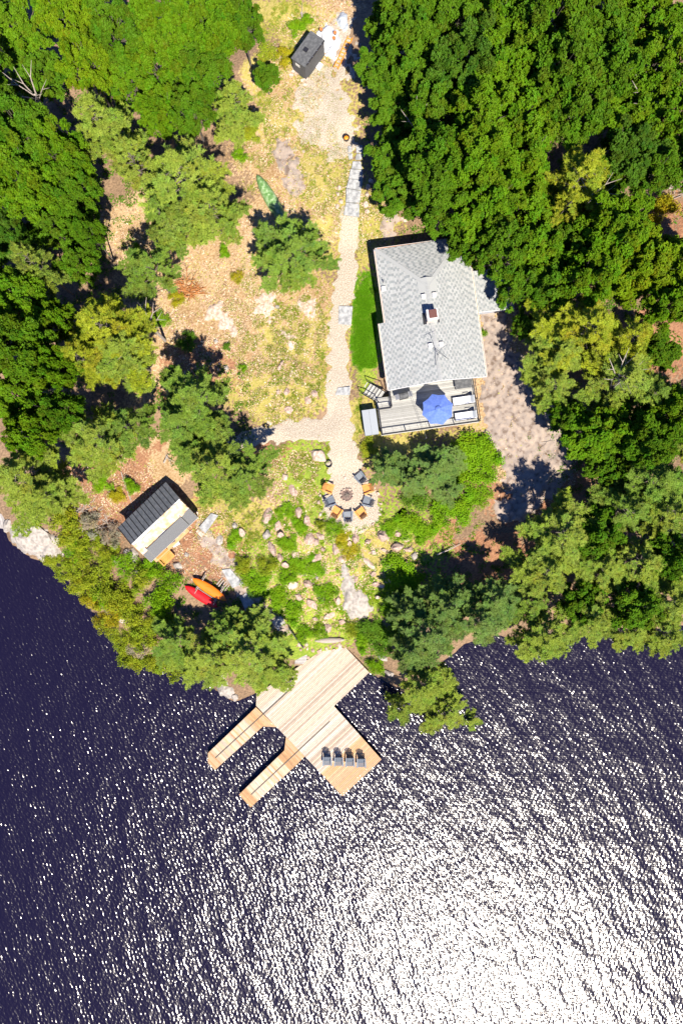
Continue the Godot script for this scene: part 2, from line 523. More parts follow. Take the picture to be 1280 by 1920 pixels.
func make_water():
	var n := FastNoiseLite.new()
	n.seed = 77
	n.noise_type = FastNoiseLite.TYPE_SIMPLEX
	n.frequency = 1.0
	n.fractal_type = FastNoiseLite.FRACTAL_NONE
	var step := 0.1
	var x0 := -35.0
	var z0 := -1.0
	var nx := 701
	var nz := 501
	var hh := PackedFloat32Array()
	hh.resize(nx * nz)
	for j in nz:
		for i in nx:
			hh[j * nx + i] = wave_height(x0 + i * step, z0 + j * step, n)
	var v := PackedVector3Array()
	var nrm := PackedVector3Array()
	v.resize(nx * nz)
	nrm.resize(nx * nz)
	var idx := PackedInt32Array()
	for j in nz:
		for i in nx:
			var k := j * nx + i
			v[k] = Vector3(x0 + i * step, hh[k], z0 + j * step)
			nrm[k] = Vector3(hh[j * nx + maxi(i - 1, 0)] - hh[j * nx + mini(i + 1, nx - 1)], 2 * step, hh[maxi(j - 1, 0) * nx + i] - hh[mini(j + 1, nz - 1) * nx + i]).normalized()
	for j in nz - 1:
		for i in nx - 1:
			var k := j * nx + i
			if grid_at(dgrid, x0 + i * step, z0 + j * step) < 1.0:
				idx.append_array([k, k + 1, k + nx, k + 1, k + nx + 1, k + nx])
	var base := v.size()
	# flat water from there to the horizon
	var far := [Vector3(-900, 0, -60), Vector3(900, 0, -60), Vector3(900, 0, 900), Vector3(-900, 0, 900)]
	var near := [Vector3(x0, 0, z0), Vector3(-x0, 0, z0), Vector3(-x0, 0, z0 + 50), Vector3(x0, 0, z0 + 50)]
	for p in far + near:
		v.append(p)
		nrm.append(Vector3.UP)
	for k in [1, 2, 3]:
		var a: int = base + k
		var b: int = base + (k + 1) % 4
		idx.append_array([a, b, a + 4, b, b + 4, a + 4])
	var arr := []
	arr.resize(Mesh.ARRAY_MAX)
	arr[Mesh.ARRAY_VERTEX] = v
	arr[Mesh.ARRAY_NORMAL] = nrm
	arr[Mesh.ARRAY_INDEX] = idx
	var m := ArrayMesh.new()
	m.add_surface_from_arrays(Mesh.PRIMITIVE_TRIANGLES, arr)
	var mat := flat(lin(0.0075, 0.005, 0.0175), 0.18)
	mat.metallic_specular = 0.5
	mat.uv1_triplanar = true
	mat.uv1_world_triplanar = true
	mat.uv1_scale = Vector3.ONE / 12.0
	mat.normal_enabled = true
	mat.normal_texture = ripple_texture(512, 12.0)
	mat.normal_scale = 1.0
	M.water = mat
	tag(part("lake_water", m, mat), "", "", "", "structure")

# a sheet laid over the land: lift(p) is its height above the ground, under -0.06 it is left out
func drape(called, marks: Array, res: float, lift: Callable, mat, parent = null):
	var lo := Vector2(1e9, 1e9)
	var hi := -lo
	for p in marks:
		lo = lo.min(p)
		hi = hi.max(p)
	lo -= Vector2.ONE * 1.2
	hi += Vector2.ONE * 1.2
	var nx := int((hi.x - lo.x) / res) + 2
	var nz := int((hi.y - lo.y) / res) + 2
	var up := PackedFloat32Array()
	up.resize(nx * nz)
	var st := SurfaceTool.new()
	st.begin(Mesh.PRIMITIVE_TRIANGLES)
	st.set_smooth_group(0)
	for j in nz:
		for i in nx:
			var p := lo + Vector2(i, j) * res
			up[j * nx + i] = lift.call(p)
	var seen := {}
	var count := 0
	for j in nz - 1:
		for i in nx - 1:
			var k := j * nx + i
			if maxf(maxf(up[k], up[k + 1]), maxf(up[k + nx], up[k + nx + 1])) < -0.05: continue
			var at := []
			for q in [k, k + 1, k + nx, k + nx + 1]:
				if not seen.has(q):
					seen[q] = count
					count += 1
					var p := lo + Vector2(q % nx, int(q / nx)) * res
					st.add_vertex(Vector3(p.x, hgt(p.x, p.y) + maxf(up[q], -0.25), p.y))
				at.append(seen[q])
			for q in [0, 1, 2, 1, 3, 2]: st.add_index(at[q])
	st.generate_normals()
	return part(called, st.commit(), mat, parent)

func capsule_distance(p: Vector2, caps: Array) -> float:
	var best := 1e9
	for k in caps:
		var q := Geometry2D.get_closest_point_to_segment(p, k[0], k[1])
		var t: float = k[0].distance_to(q) / maxf(k[0].distance_to(k[1]), 0.001)
		best = minf(best, p.distance_to(q) - lerpf(k[2], k[3], t))
	return best

func track(marks: Array) -> Array:
	var out := []
	for i in marks.size() - 1:
		var a = marks[i]
		var b = marks[i + 1]
		out.append([gplan(a[0], a[1]), gplan(b[0], b[1]), a[2] / 22.0, b[2] / 22.0])
	return out

func make_paths():
	var yard := track([[592, 140, 28], [600, 190, 48], [612, 235, 52], [632, 268, 34], [655, 280, 14]]) + track([[640, 60, 25], [640, 130, 20]])
	var way := track([[655, 405, 17], [650, 500, 18], [640, 570, 20], [634, 640, 17], [634, 720, 20], [634, 790, 25], [642, 850, 26], [652, 900, 34], [653, 932, 50], [660, 950, 52]]) + track([[625, 800, 22], [560, 806, 19], [500, 813, 17], [450, 828, 15], [428, 850, 12]])
	var low := track([[378, 990, 12], [405, 1030, 17], [430, 1065, 16], [450, 1105, 12], [500, 1150, 10], [535, 1180, 10]])
	var names := ["gravel_yard", "gravel_path", "shore_path"]
	var mats := [M.gravel, M.gravel, M.bedrock]
	var all := [yard, way, low]
	for n in 3:
		var caps: Array = all[n]
		var pts := []
		for c in caps:
			pts.append(c[0] + Vector2(2, 2)); pts.append(c[1] + Vector2(2, 2)); pts.append(c[0] - Vector2(2, 2)); pts.append(c[1] - Vector2(2, 2))
		var amp := 0.9 if n == 0 else 0.34
		tag(drape(names[n], pts, 0.16, func(p): return clampf(-(capsule_distance(p, caps) + fine.get_noise_2d(p.x * 0.8, p.y * 0.8) * amp) * 0.35, -0.2, 0.035) + fine.get_noise_2d(p.x * 3.0, p.y * 3.0) * 0.008, mats[n]), "", "", "", "structure")

func polygon_lift(poly: PackedVector2Array, rise: float, rough: float, amp: float) -> Callable:
	return func(p):
		var best := 1e9
		for i in poly.size():
			best = minf(best, p.distance_to(Geometry2D.get_closest_point_to_segment(p, poly[i], poly[(i + 1) % poly.size()])))
		if not Geometry2D.is_point_in_polygon(p, poly): best = -best
		best += fine.get_noise_2d(p.x * 0.9, p.y * 0.9) * amp
		var step := absf(fine.get_noise_2d(p.x * 0.5 + p.y * 0.3 + 31.0, p.y * 0.16)) * rough
		return clampf(best * 0.5, -0.25, rise) + (step + fine.get_noise_2d(p.x * 2.5, p.y * 2.5) * rough * 0.12 if best > 0.0 else 0.0)

func outcrop(called, label, marks, mat, rise := 0.12, rough := 0.2, amp := 0.45, res := 0.18):
	var poly := PackedVector2Array()
	for m in marks: poly.append(gplan(m[0], m[1]))
	tag(drape(called, Array(poly), res, polygon_lift(poly, rise, rough, amp), mat), label, "rock")
# ---------------------------------------------------------------- plants
func leaf_clump(count: int, rad: float, leaf: float, wide: float) -> ArrayMesh:
	var s := Shape.new()
	for i in count:
		var d := Vector3(rng.randfn(), rng.randfn() * 0.7, rng.randfn()).normalized()
		var at := d * rad * pow(rng.randf(), 0.45)
		var n := (Vector3.UP * 1.1 + d * 0.7 + Vector3(rng.randfn(), rng.randfn(), rng.randfn()) * 0.4).normalized()
		var f := n.cross(Vector3(rng.randfn(), rng.randfn(), rng.randfn())).normalized()
		var side := n.cross(f) * wide * 0.5
		var l := leaf * rng.randf_range(0.75, 1.25)
		s.tint = Color.WHITE * rng.randf_range(0.65, 1.4)
		var tip := at + f * l - n * l * 0.15
		var mid := at + f * l * 0.5 + n * l * 0.1
		s.tri(at, mid - side, tip)
		s.tri(at, tip, mid + side)
	return s.mesh()

func needle_tuft(count: int, length: float, wide: float) -> ArrayMesh:
	var s := Shape.new()
	for i in count:
		var d := Vector3(rng.randfn(), rng.randfn() * 0.35 + 0.2, rng.randfn()).normalized()
		var side := d.cross(Vector3(rng.randfn() * 0.3, 1.0, rng.randfn() * 0.3)).normalized() * wide * 0.5
		s.tint = Color.WHITE * rng.randf_range(0.75, 1.25)
		var a := Vector3(rng.randfn(), 0, rng.randfn()) * length * 0.3
		var l := length * rng.randf_range(0.7, 1.2)
		s.tri(a - side, a + side, a + d * l)
	return s.mesh()

# many copies of a clump joined into one mesh, each with its own tint
func joined(m: ArrayMesh, spots: Array, tints: Array) -> ArrayMesh:
	var src := m.surface_get_arrays(0)
	var sv: PackedVector3Array = src[Mesh.ARRAY_VERTEX]
	var sn: PackedVector3Array = src[Mesh.ARRAY_NORMAL]
	var v := PackedVector3Array()
	var n := PackedVector3Array()
	var c := PackedColorArray()
	var sc: PackedColorArray = src[Mesh.ARRAY_COLOR]
	var one := PackedColorArray()
	one.resize(sv.size())
	for i in spots.size():
		v.append_array(spots[i] * sv)
		n.append_array(Transform3D(spots[i].basis.orthonormalized(), Vector3.ZERO) * sn)
		var k: Color = tints[i]
		for j in range(0, sc.size(), 3):
			var q := k * sc[j].r
			one[j] = q; one[j + 1] = q; one[j + 2] = q
		c.append_array(one)
	var arr := []
	arr.resize(Mesh.ARRAY_MAX)
	arr[Mesh.ARRAY_VERTEX] = v
	arr[Mesh.ARRAY_NORMAL] = n
	arr[Mesh.ARRAY_COLOR] = c
	var out := ArrayMesh.new()
	out.add_surface_from_arrays(Mesh.PRIMITIVE_TRIANGLES, arr)
	return out

func scatter(m: Mesh, spots: Array, tints: Array) -> MultiMesh:
	var mm := MultiMesh.new()
	mm.transform_format = MultiMesh.TRANSFORM_3D
	mm.use_colors = true
	mm.mesh = m
	mm.instance_count = spots.size()
	for i in spots.size():
		mm.set_instance_transform(i, spots[i])
		mm.set_instance_color(i, tints[i])
	return mm

func spot(at: Vector3, size: float, lean := 0.35) -> Transform3D:
	var b := Basis(Vector3.UP, rng.randf() * TAU) * Basis(Vector3.RIGHT, rng.randfn() * lean)
	return Transform3D(b.scaled_local(Vector3.ONE * size), at)

func leaf_tint(spread := 0.22, warm := 0.12) -> Color:
	var k := rng.randf_range(1.0 - spread, 1.0 + spread)
	return Color(k * rng.randf_range(1.0 - warm, 1.0 + warm * 1.6), k, k * rng.randf_range(0.8, 1.2))

# oak and pine are laid out 12 m tall with crowns of 4 m; a tree scales its kind
var oak_kinds := []
var pine_kinds := []
var shrub_kinds := []

func make_oak_kind(boughs: int, clump: Mesh) -> Dictionary:
	var spots := []
	var tints := []
	var wood_ := Shape.new()
	var lean := Vector3(rng.randfn() * 0.3, 0, rng.randfn() * 0.3)
	wood_.tube(Vector3(0, -0.6, 0), Vector3(0, 4.5, 0) + lean, 0.24, 0.17, 8)
	wood_.tube(Vector3(0, 4.5, 0) + lean, Vector3(0, 8.5, 0) + lean, 0.17, 0.06, 7)
	var limbs := Shape.new()
	for i in boughs:
		var t := (i + 0.5) / boughs
		var polar := acos(1.0 - t * 1.12)
		var az := i * 2.39996 + rng.randfn() * 0.4
		var r := 4.0 * rng.randf_range(0.6, 1.02)
		var c := Vector3(sin(polar) * cos(az) * r, 8.0 + cos(polar) * r * 0.85 + rng.randfn() * 0.85, sin(polar) * sin(az) * r)
		var pad := rng.randf_range(0.45, 0.95)
		var tone := leaf_tint(0.25, 0.2)
		limbs.tube(Vector3(0, rng.randf_range(4.0, 7.5), 0) + lean, c - Vector3(0, 0.3, 0), 0.07, 0.02, 5, false)
		for k in int(24 * pad + 3):
			var d := Vector3(rng.randfn(), absf(rng.randfn()) * 0.9 + 0.1, rng.randfn()).normalized()
			var at := c + d * pad * pow(rng.randf(), 0.3) * Vector3(1, 0.75, 1)
			spots.append(spot(at, rng.randf_range(0.8, 1.3)))
			tints.append(tone * leaf_tint(0.25, 0.16))
	for k in 70:
		var d := Vector3(rng.randfn(), rng.randfn() * 0.5, rng.randfn()).normalized() * 3.2 * sqrt(rng.randf())
		spots.append(spot(Vector3(0, 7.2, 0) + d, 1.15))
		tints.append(leaf_tint())
	return {"crown": joined(clump, spots, tints), "trunk": wood_.mesh(), "limbs": limbs.mesh()}

func make_pine_kind(whorls: int, tuft: Mesh, lopsided: float) -> Dictionary:
	var spots := []
	var tints := []
	var wood_ := Shape.new()
	wood_.tube(Vector3(0, -0.6, 0), Vector3(0, 7, 0), 0.2, 0.13, 8)
	wood_.tube(Vector3(0, 7, 0), Vector3(0, 11.9, 0), 0.13, 0.03, 7)
	var limbs := Shape.new()
	var heavy := rng.randf() * TAU
	for w in whorls:
		var t := float(w) / (whorls - 1)
		var y := lerpf(4.6, 11.5, t)
		var reach := 4.0 * pow(1.0 - t, 0.75) * 0.92 + 0.55
		if w == 0: reach *= 0.8
		var n := 4 + rng.randi() % 2
		var turn := rng.randf() * TAU
		for b in n:
			var az := turn + TAU * b / n + rng.randfn() * 0.2
			var l := reach * rng.randf_range(0.6, 1.18) * (1.0 + lopsided * cos(az - heavy))
			var tone := leaf_tint(0.22, 0.14)
			var root := Vector3(0, y, 0)
			var dir := Vector3(cos(az), rng.randf_range(0.02, 0.22), sin(az))
			var end := root + dir * l
			limbs.tube(root, end, 0.05, 0.015, 5, false)
			var steps := maxi(2, int(l / 0.4))
			for s in range(1, steps + 1):
				var f := float(s) / steps
				if f < 0.3 and l > 1.5: continue
				var p := root.lerp(end, f) + Vector3(0, 0.1 * sin(f * PI), 0)
				for side in [-1.0, 1.0]:
					var sl := 0.42 * l * (1.15 - f * 0.75) * rng.randf_range(0.55, 1.15)
					var sd := dir.rotated(Vector3.UP, side * rng.randf_range(0.55, 0.95))
					sd.y = rng.randf_range(0.05, 0.35)
					var q := p + sd * sl
					if sl > 0.4: limbs.tube(p, q, 0.018, 0.008, 4, false)
					var m := maxi(1, int(sl / 0.17))
					for k in range(0 if f > 0.85 else 1, m + 1):
						var at := p.lerp(q, float(k) / m) + Vector3(rng.randfn(), rng.randfn() * 0.7, rng.randfn()) * 0.07
						spots.append(spot(at, rng.randf_range(0.75, 1.25), 0.4))
						tints.append(tone * leaf_tint(0.12, 0.1))
	for k in 40:
		spots.append(spot(Vector3(rng.randfn() * 0.22, rng.randf_range(10.6, 12.0), rng.randfn() * 0.22), 1.0))
		tints.append(leaf_tint(0.12, 0.1))
	return {"crown": joined(tuft, spots, tints), "trunk": wood_.mesh(), "limbs": limbs.mesh()}

func make_shrub_kind(clump: Mesh, count: int) -> Dictionary:
	var spots := []
	var tints := []
	var stems := Shape.new()
	for b in 9:
		var az := b * 2.4 + rng.randfn() * 0.3
		var r := sqrt((b + 0.5) / 9.0) * 0.75
		var c := Vector3(cos(az) * r, rng.randf_range(0.4, 0.85) * (1.1 - r * 0.5), sin(az) * r)
		var tone := leaf_tint(0.16, 0.14)
		stems.tube(Vector3(cos(az) * 0.1, -0.15, sin(az) * 0.1), c, 0.025, 0.008, 4, false)
		for k in int(count / 9.0):
			var d := Vector3(rng.randfn(), absf(rng.randfn()) * 0.7, rng.randfn()).normalized() * 0.36 * sqrt(rng.randf())
			spots.append(spot(c + d, rng.randf_range(0.7, 1.2)))
			tints.append(tone * leaf_tint(0.14, 0.1))
	return {"crown": joined(clump, spots, tints), "stem": stems.mesh()}

func make_kinds():
	var clump := leaf_clump(20, 0.3, 0.24, 0.19)
	for i in 5: oak_kinds.append(make_oak_kind(62 + i * 4, clump))
	var tuft := needle_tuft(28, 0.27, 0.06)
	for i in 5: pine_kinds.append(make_pine_kind([8, 9, 10, 8, 9][i], tuft, [0.1, 0.3, 0.2, 0.35, 0.15][i]))
	var small := leaf_clump(16, 0.16, 0.1, 0.075)
	for i in 4: shrub_kinds.append(make_shrub_kind(small, [130, 170, 150, 110][i]))
	M.bush_clump = small

func foliage(m: Mesh, mat, parent, called := "crown"):
	return part(called, m, mat, parent)

var tree_no := 0
func tree(kind: String, px, py, rpx, tall, tone: int, label, group := ""):
	var kinds := oak_kinds if kind == "oak" else pine_kinds
	var mats = M.oak if kind == "oak" else M.pine
	var k = kinds[tree_no % kinds.size()]
	tree_no += 1
	if kind == "oak":
		tall *= rng.randf_range(0.78, 1.2)
		rpx *= 0.9
	var at := ground(px, py, tall * 0.72)
	var r: float = rpx * (STATION - at.y - tall * 0.72) / FOCAL
	var t = thing(kind + "_tree", label, "tree", at, rng.randf() * TAU, group)
	t.scale = Vector3(r / 4.0, tall / 12.0, r / 4.0)
	part("trunk", k.trunk, M.bark, t)
	part("limbs", k.limbs, M.bark, t)
	foliage(k.crown, mats[tone], t)
	return t

func shrub(px, py, rpx, tall, tone: int, label, group := ""):
	var at := ground(px, py, tall * 0.6)
	var r: float = rpx * (STATION - at.y - tall * 0.6) / FOCAL
	var t = thing("shrub", label, "shrub", at, rng.randf() * TAU, group)
	t.scale = Vector3(r, tall, r)
	var k = shrub_kinds[tree_no % shrub_kinds.size()]
	tree_no += 1
	part("stem", k.stem, M.bark, t)
	foliage(k.crown, M.shrub[tone], t, "foliage")

const OAKS := [
	# wood beside the black shed and the covered canoe: mark, radius, height, tone
	[35, 45, 65, 9.6, 1], [125, 25, 58, 14.9, 3], [215, 60, 65, 10.8, 0], [310, 35, 62, 11.6, 1], [400, 50, 55, 10.0, 1], [70, 140, 58, 8.0, 0], [160, 120, 52, 12.6, 3], [305, 130, 60, 10.8, 1], [385, 130, 52, 10.5, 0],
	[455, 45, 40, 8.0, 0], [240, 150, 50, 8.0, 1], [45, 250, 70, 14.9, 0], [115, 290, 55, 10.8, 1], [50, 350, 65, 13.7, 1], [140, 360, 52, 11.0, 0], [95, 420, 52, 8.8, 0], [165, 435, 33, 9.2, 0], [360, 205, 47, 8.1, 0], [300, 215, 42, 9.5, 1],
	[20, 440, 47, 12.0, 2], [150, 490, 43, 8.8, 0], [40, 565, 62, 14.9, 1], [105, 600, 40, 9.9, 1], [45, 655, 63, 13.7, 0], [100, 690, 43, 12.0, 1], [40, 750, 58, 10.4, 1], [120, 770, 43, 12.6, 0], [60, 810, 50, 10.8, 1], [500, 145, 26, 4.7, 0], [-40, 120, 58, 12.0, 0], [-40, 500, 58, 9.6, 1], [-50, 700, 58, 13.8, 1], [-30, 330, 50, 10.8, 0]]
const OAKS_COTTAGE := [
	[725, 50, 44, 6, 0], [770, 35, 66, 10, 0], [850, 30, 72, 12, 0], [935, 45, 70, 11, 1], [1020, 30, 72, 12, 0], [1110, 45, 74, 12, 0], [1195, 30, 70, 12, 1], [1265, 60, 66, 11, 1], [714, 130, 48, 6, 0], [785, 110, 66, 10, 0],
	[870, 130, 70, 11, 2], [960, 125, 74, 12, 1], [1050, 120, 72, 12, 0], [1135, 125, 70, 12, 0], [1220, 130, 70, 11, 1], [745, 205, 54, 7, 0], [825, 205, 70, 12, 0], [905, 215, 72, 12, 1], [990, 205, 72, 12, 1], [1080, 200, 68, 11, 0],
	[1170, 205, 66, 12, 1], [1250, 210, 62, 10, 1], [740, 285, 54, 6.5, 0], [815, 300, 70, 12, 0], [895, 300, 72, 12, 1], [970, 295, 66, 11, 1], [750, 355, 54, 7, 0], [830, 380, 62, 10, 0], [905, 390, 66, 11, 1], [980, 380, 64, 11, 1], [1180, 290, 60, 9, 2],
	[880, 455, 42, 8, 0], [945, 470, 58, 10, 0], [1010, 460, 62, 10, 1], [1075, 450, 60, 10, 0], [1150, 430, 66, 11, 1], [1230, 490, 60, 11, 3], [975, 540, 48, 8, 0], [1035, 530, 54, 9, 0], [1100, 520, 56, 10, 1], [1175, 510, 62, 11, 3], [1250, 570, 48, 10, 1], [1225, 330, 46, 8, 0],
	[1300, 300, 60, 11, 0], [1320, 150, 60, 11, 0], [1310, 500, 60, 11, 1], [1130, 345, 40, 8, 0], [985, 610, 30, 5, 0]]
const OAKS_ROCK := [[1105, 815, 58, 8, 1], [1165, 800, 60, 9, 1], [1215, 830, 54, 10, 0], [1140, 870, 44, 7, 0], [1185, 1130, 56, 9, 0], [1120, 1000, 52, 8, 0], [1260, 770, 52, 10, 1], [1230, 660, 40, 8, 0], [1090, 1130, 44, 7, 0], [1060, 780, 36, 6, 0], [1255, 1040, 50, 9, 0]]
const PINES_CANOE := [[185, 225, 66, 13, 0], [250, 300, 56, 12, 0], [340, 330, 96, 13, 0], [395, 390, 60, 11, 0], [300, 400, 50, 10, 1], [440, 190, 52, 9, 0], [285, 505, 56, 10, 1], [555, 470, 76, 7.5, 1], [60, 490, 44, 14, 0]]
const PINES_BOATHOUSE := [[190, 610, 84, 14, 3], [235, 660, 70, 12, 0], [150, 670, 56, 13, 3], [185, 820, 74, 11, 0], [240, 800, 52, 10, 1], [40, 890, 80, 12, 0], [90, 930, 56, 10, 0], [375, 745, 78, 11, 1], [340, 790, 62, 9, 1], [405, 880, 70, 10, 0], [455, 900, 58, 8, 1], [360, 850, 44, 8, 1]]
const PINES_DOCK := [[330, 1200, 48, 6, 1], [422, 1188, 40, 5, 1], [468, 1225, 72, 7, 0], [395, 1230, 62, 6.5, 0], [505, 1255, 46, 6, 0], [452, 1172, 34, 4, 0]]
const PINES_ROCK := [[1085, 335, 74, 13, 3], [1060, 390, 50, 11, 3], [1110, 620, 88, 12, 3], [1050, 660, 66, 10, 0], [1185, 630, 60, 12, 3], [1170, 710, 76, 11, 0], [1040, 720, 50, 8, 0], [1220, 740, 50, 10, 1], [1225, 900, 74, 11, 1], [1180, 960, 62, 10, 1], [1255, 960, 60, 11, 0],
	[1060, 1000, 74, 10, 0], [1030, 1070, 60, 9, 0], [1130, 1060, 60, 9, 0], [1200, 1050, 66, 10, 0], [1255, 1130, 62, 10, 0], [1110, 1160, 58, 9, 0], [1180, 1185, 52, 8, 0], [1030, 1190, 58, 9, 0], [1000, 1130, 46, 7, 1], [1250, 1190, 50, 8, 0], [1300, 1080, 60, 9, 0], [1310, 820, 60, 9, 0]]
const PINES_POINT := [[930, 1120, 56, 8, 2], [900, 1170, 66, 9, 2], [840, 1140, 52, 8, 2], [800, 1190, 58, 9, 2], [770, 1220, 48, 8, 2], [790, 1290, 54, 8, 0], [840, 1340, 48, 6, 0], [880, 1350, 34, 4, 0], [750, 1330, 30, 6, 0], [760, 1150, 40, 6, 2]]
const PINES_DECK := [[815, 880, 52, 5, 2], [770, 905, 40, 4.5, 2], [725, 880, 36, 4.5, 2], [840, 920, 30, 3.5, 2]]

# what a tree stands by
const BY := [[650, 70, "beside the tarps and the black shed"], [700, 170, "beside the gravel yard"], [705, 310, "beside the flagstone walk"], [790, 400, "behind the cottage's wood end"], [880, 430, "leaning over the cottage roof corner"], [960, 530, "over the cottage's side wing"], [1085, 350, "round the bright yellow pine in the deep wood"],
	[1250, 400, "beside the yellow shrubs in the wood"], [860, 110, "deep in the wood behind the tarps"], [1120, 100, "deep in the wood far beyond the cottage"], [900, 260, "in the wood behind the flagstone walk"], [1170, 480, "in the wood beyond the side wing"], [450, 60, "facing the black shed across the clearing"], [300, 120, "in the wood facing the black shed"],
	[100, 90, "deep in the wood far from the shed"], [185, 225, "beside the lone pale pine in the wood"], [60, 330, "deep in the wood beyond the canoe"], [370, 340, "beside the green covered canoe"], [555, 470, "over the foot of the green covered canoe"], [60, 500, "round a lone pale pine in the wood beyond the clearing"], [280, 500, "at the edge of the leafy clearing"],
	[190, 640, "above the shaded hollow in the clearing"], [70, 700, "deep in the wood above the cabin"], [180, 830, "behind the brush pile"], [50, 900, "on the bank beside the bare shore rocks"], [360, 760, "at the shaded end of the branch path"], [420, 890, "between the cabin and the branch path"], [430, 1130, "over the kayak rack"], [430, 1230, "on the bank beside the dock"],
	[1040, 680, "at the edge of the bare bedrock sheet"], [1150, 640, "behind the bare bedrock sheet"], [1220, 740, "deep in the wood beyond the bedrock sheet"], [1110, 830, "beside the lower end of the bedrock sheet"], [1050, 1000, "below the bedrock sheet"], [1220, 930, "in the wood below the bedrock sheet"], [1200, 1080, "in the wood above the far lake bank"], [1100, 1180, "on the lake bank below the bedrock sheet"],
	[920, 1130, "on the shaded bank beside the rocky slope"], [800, 1180, "beside the wedge shaped rock outcrop"], [820, 1320, "at the tip of the lake point beside the dock"], [815, 880, "below the deck railing"], [720, 880, "between the fire pit and the deck"], [500, 145, "alone in the clearing below the black shed"], [440, 190, "at the clearing edge below the black shed"]]

func plant(kind: String, list: Array, group: String):
	var tones: Array = ["green", "fresh green", "dark green", "yellow-green"] if kind == "oak" else ["pale olive", "mid green", "blue-green", "bright yellow-green"]
	for o in list:
		var best := 1e9
		var where := ""
		for k in BY:
			var d := Vector2(o[0], o[1]).distance_to(Vector2(k[0], k[1]))
			if d < best:
				best = d
				where = k[2]
		var size := "small" if o[2] < 52 else ("broad" if o[2] >= 68 else "mid-sized")
		tree(kind, o[0], o[1], o[2], o[3], o[4], "%s %s %s %s" % [size, tones[o[4]], "leafy oak" if kind == "oak" else "feathery pine", where], group)

func make_trees():
	plant("oak", OAKS, "oaks in the wood beyond the canoe")
	plant("oak", OAKS_COTTAGE, "oaks in the wood behind the cottage")
	plant("oak", OAKS_ROCK, "oaks among the pines beyond the bare rock")
	plant("pine", PINES_CANOE, "pines at the wood edge by the canoe")
	plant("pine", PINES_BOATHOUSE, "pines behind the half roofed cabin")
	plant("pine", PINES_DOCK, "pines between the kayaks and the dock")
	plant("pine", PINES_ROCK, "pines beyond the bare rock")
	plant("pine", PINES_POINT, "pines on the lake point")
	plant("pine", PINES_DECK, "young pines below the deck")

const SHRUBS_SHORE := [[128, 1072, 26, 1.2, 1], [150, 1100, 26, 1.3, 1], [172, 1128, 24, 1.3, 3], [205, 1175, 24, 1.3, 1], [228, 1200, 24, 1.2, 1], [255, 1240, 22, 1.2, 1], [285, 1245, 26, 1.4, 1], [330, 1255, 26, 1.4, 1], [365, 1258, 22, 1.2, 1], [100, 1050, 22, 0.9, 1], [70, 960, 30, 1.6, 1], [145, 1035, 26, 1.2, 0], [195, 1120, 26, 1.2, 0], [240, 1135, 26, 1.4, 1], [285, 1165, 26, 1.4, 1], [150, 1060, 30, 1.6, 1], [185, 1090, 34, 1.8, 1], [220, 1120, 34, 2.0, 1], [250, 1165, 34, 1.8, 1], [215, 1150, 26, 1.4, 3], [270, 1200, 30, 1.8, 1], [300, 1130, 34, 1.8, 0], [265, 1090, 30, 1.5, 1], [320, 1090, 26, 1.4, 0], [170, 1020, 30, 1.6, 1], [130, 1010, 28, 1.4, 1], [205, 1040, 28, 1.4, 1], [235, 1060, 28, 1.2, 0], [285, 1065, 26, 1.1, 0], [120, 970, 34, 1.8, 1], [170, 985, 26, 1.4, 4], [210, 1005, 24, 1.6, 4], [240, 1230, 24, 1.5, 1], [262, 1215, 24, 1.3, 4], [310, 1235, 26, 1.8, 1], [190, 1165, 18, 1.0, 3], [318, 1175, 26, 1.5, 2]]
const SHRUBS_SLOPE := [[880, 840, 40, 1.2, 0], [915, 850, 34, 1.1, 0], [870, 880, 36, 1.2, 0], [905, 885, 30, 1.0, 0], [850, 900, 30, 0.9, 0], [870, 950, 34, 1.0, 0], [900, 930, 24, 0.8, 0], [830, 965, 30, 0.9, 0], [770, 985, 30, 0.9, 0], [800, 1000, 26, 0.8, 0], [780, 930, 30, 1.0, 2], [745, 1070, 36, 1.1, 0], [770, 1090, 26, 1.0, 0], [735, 985, 22, 0.7, 0], [625, 990, 19, 0.7, 0], [600, 985, 12, 0.7, 1], [560, 1060, 26, 0.7, 0], [590, 1060, 24, 0.6, 0],
	[610, 1115, 26, 0.8, 0], [540, 1080, 20, 0.7, 0], [520, 1120, 26, 0.8, 0], [550, 1150, 28, 0.9, 0], [480, 1090, 30, 0.9, 0], [500, 1060, 22, 0.9, 1], [540, 1020, 22, 0.6, 0], [560, 985, 18, 0.5, 0], [600, 1185, 17, 0.8, 0], [570, 1190, 20, 0.8, 0], [700, 1180, 30, 1.0, 2], [680, 1205, 24, 0.9, 0], [660, 1180, 16, 0.8, 1], [715, 1210, 26, 1.0, 2], [705, 1250, 20, 0.9, 0], [740, 1180, 30, 1.3, 2], [730, 1140, 22, 0.9, 0], [760, 1120, 24, 0.9, 2], [455, 1060, 20, 0.9, 1], [440, 1010, 22, 0.6, 0], [505, 975, 16, 0.5, 0], [535, 960, 20, 0.5, 0], [690, 840, 20, 0.6, 1], [640, 1010, 20, 0.6, 3], [655, 1030, 20, 0.5, 3]]
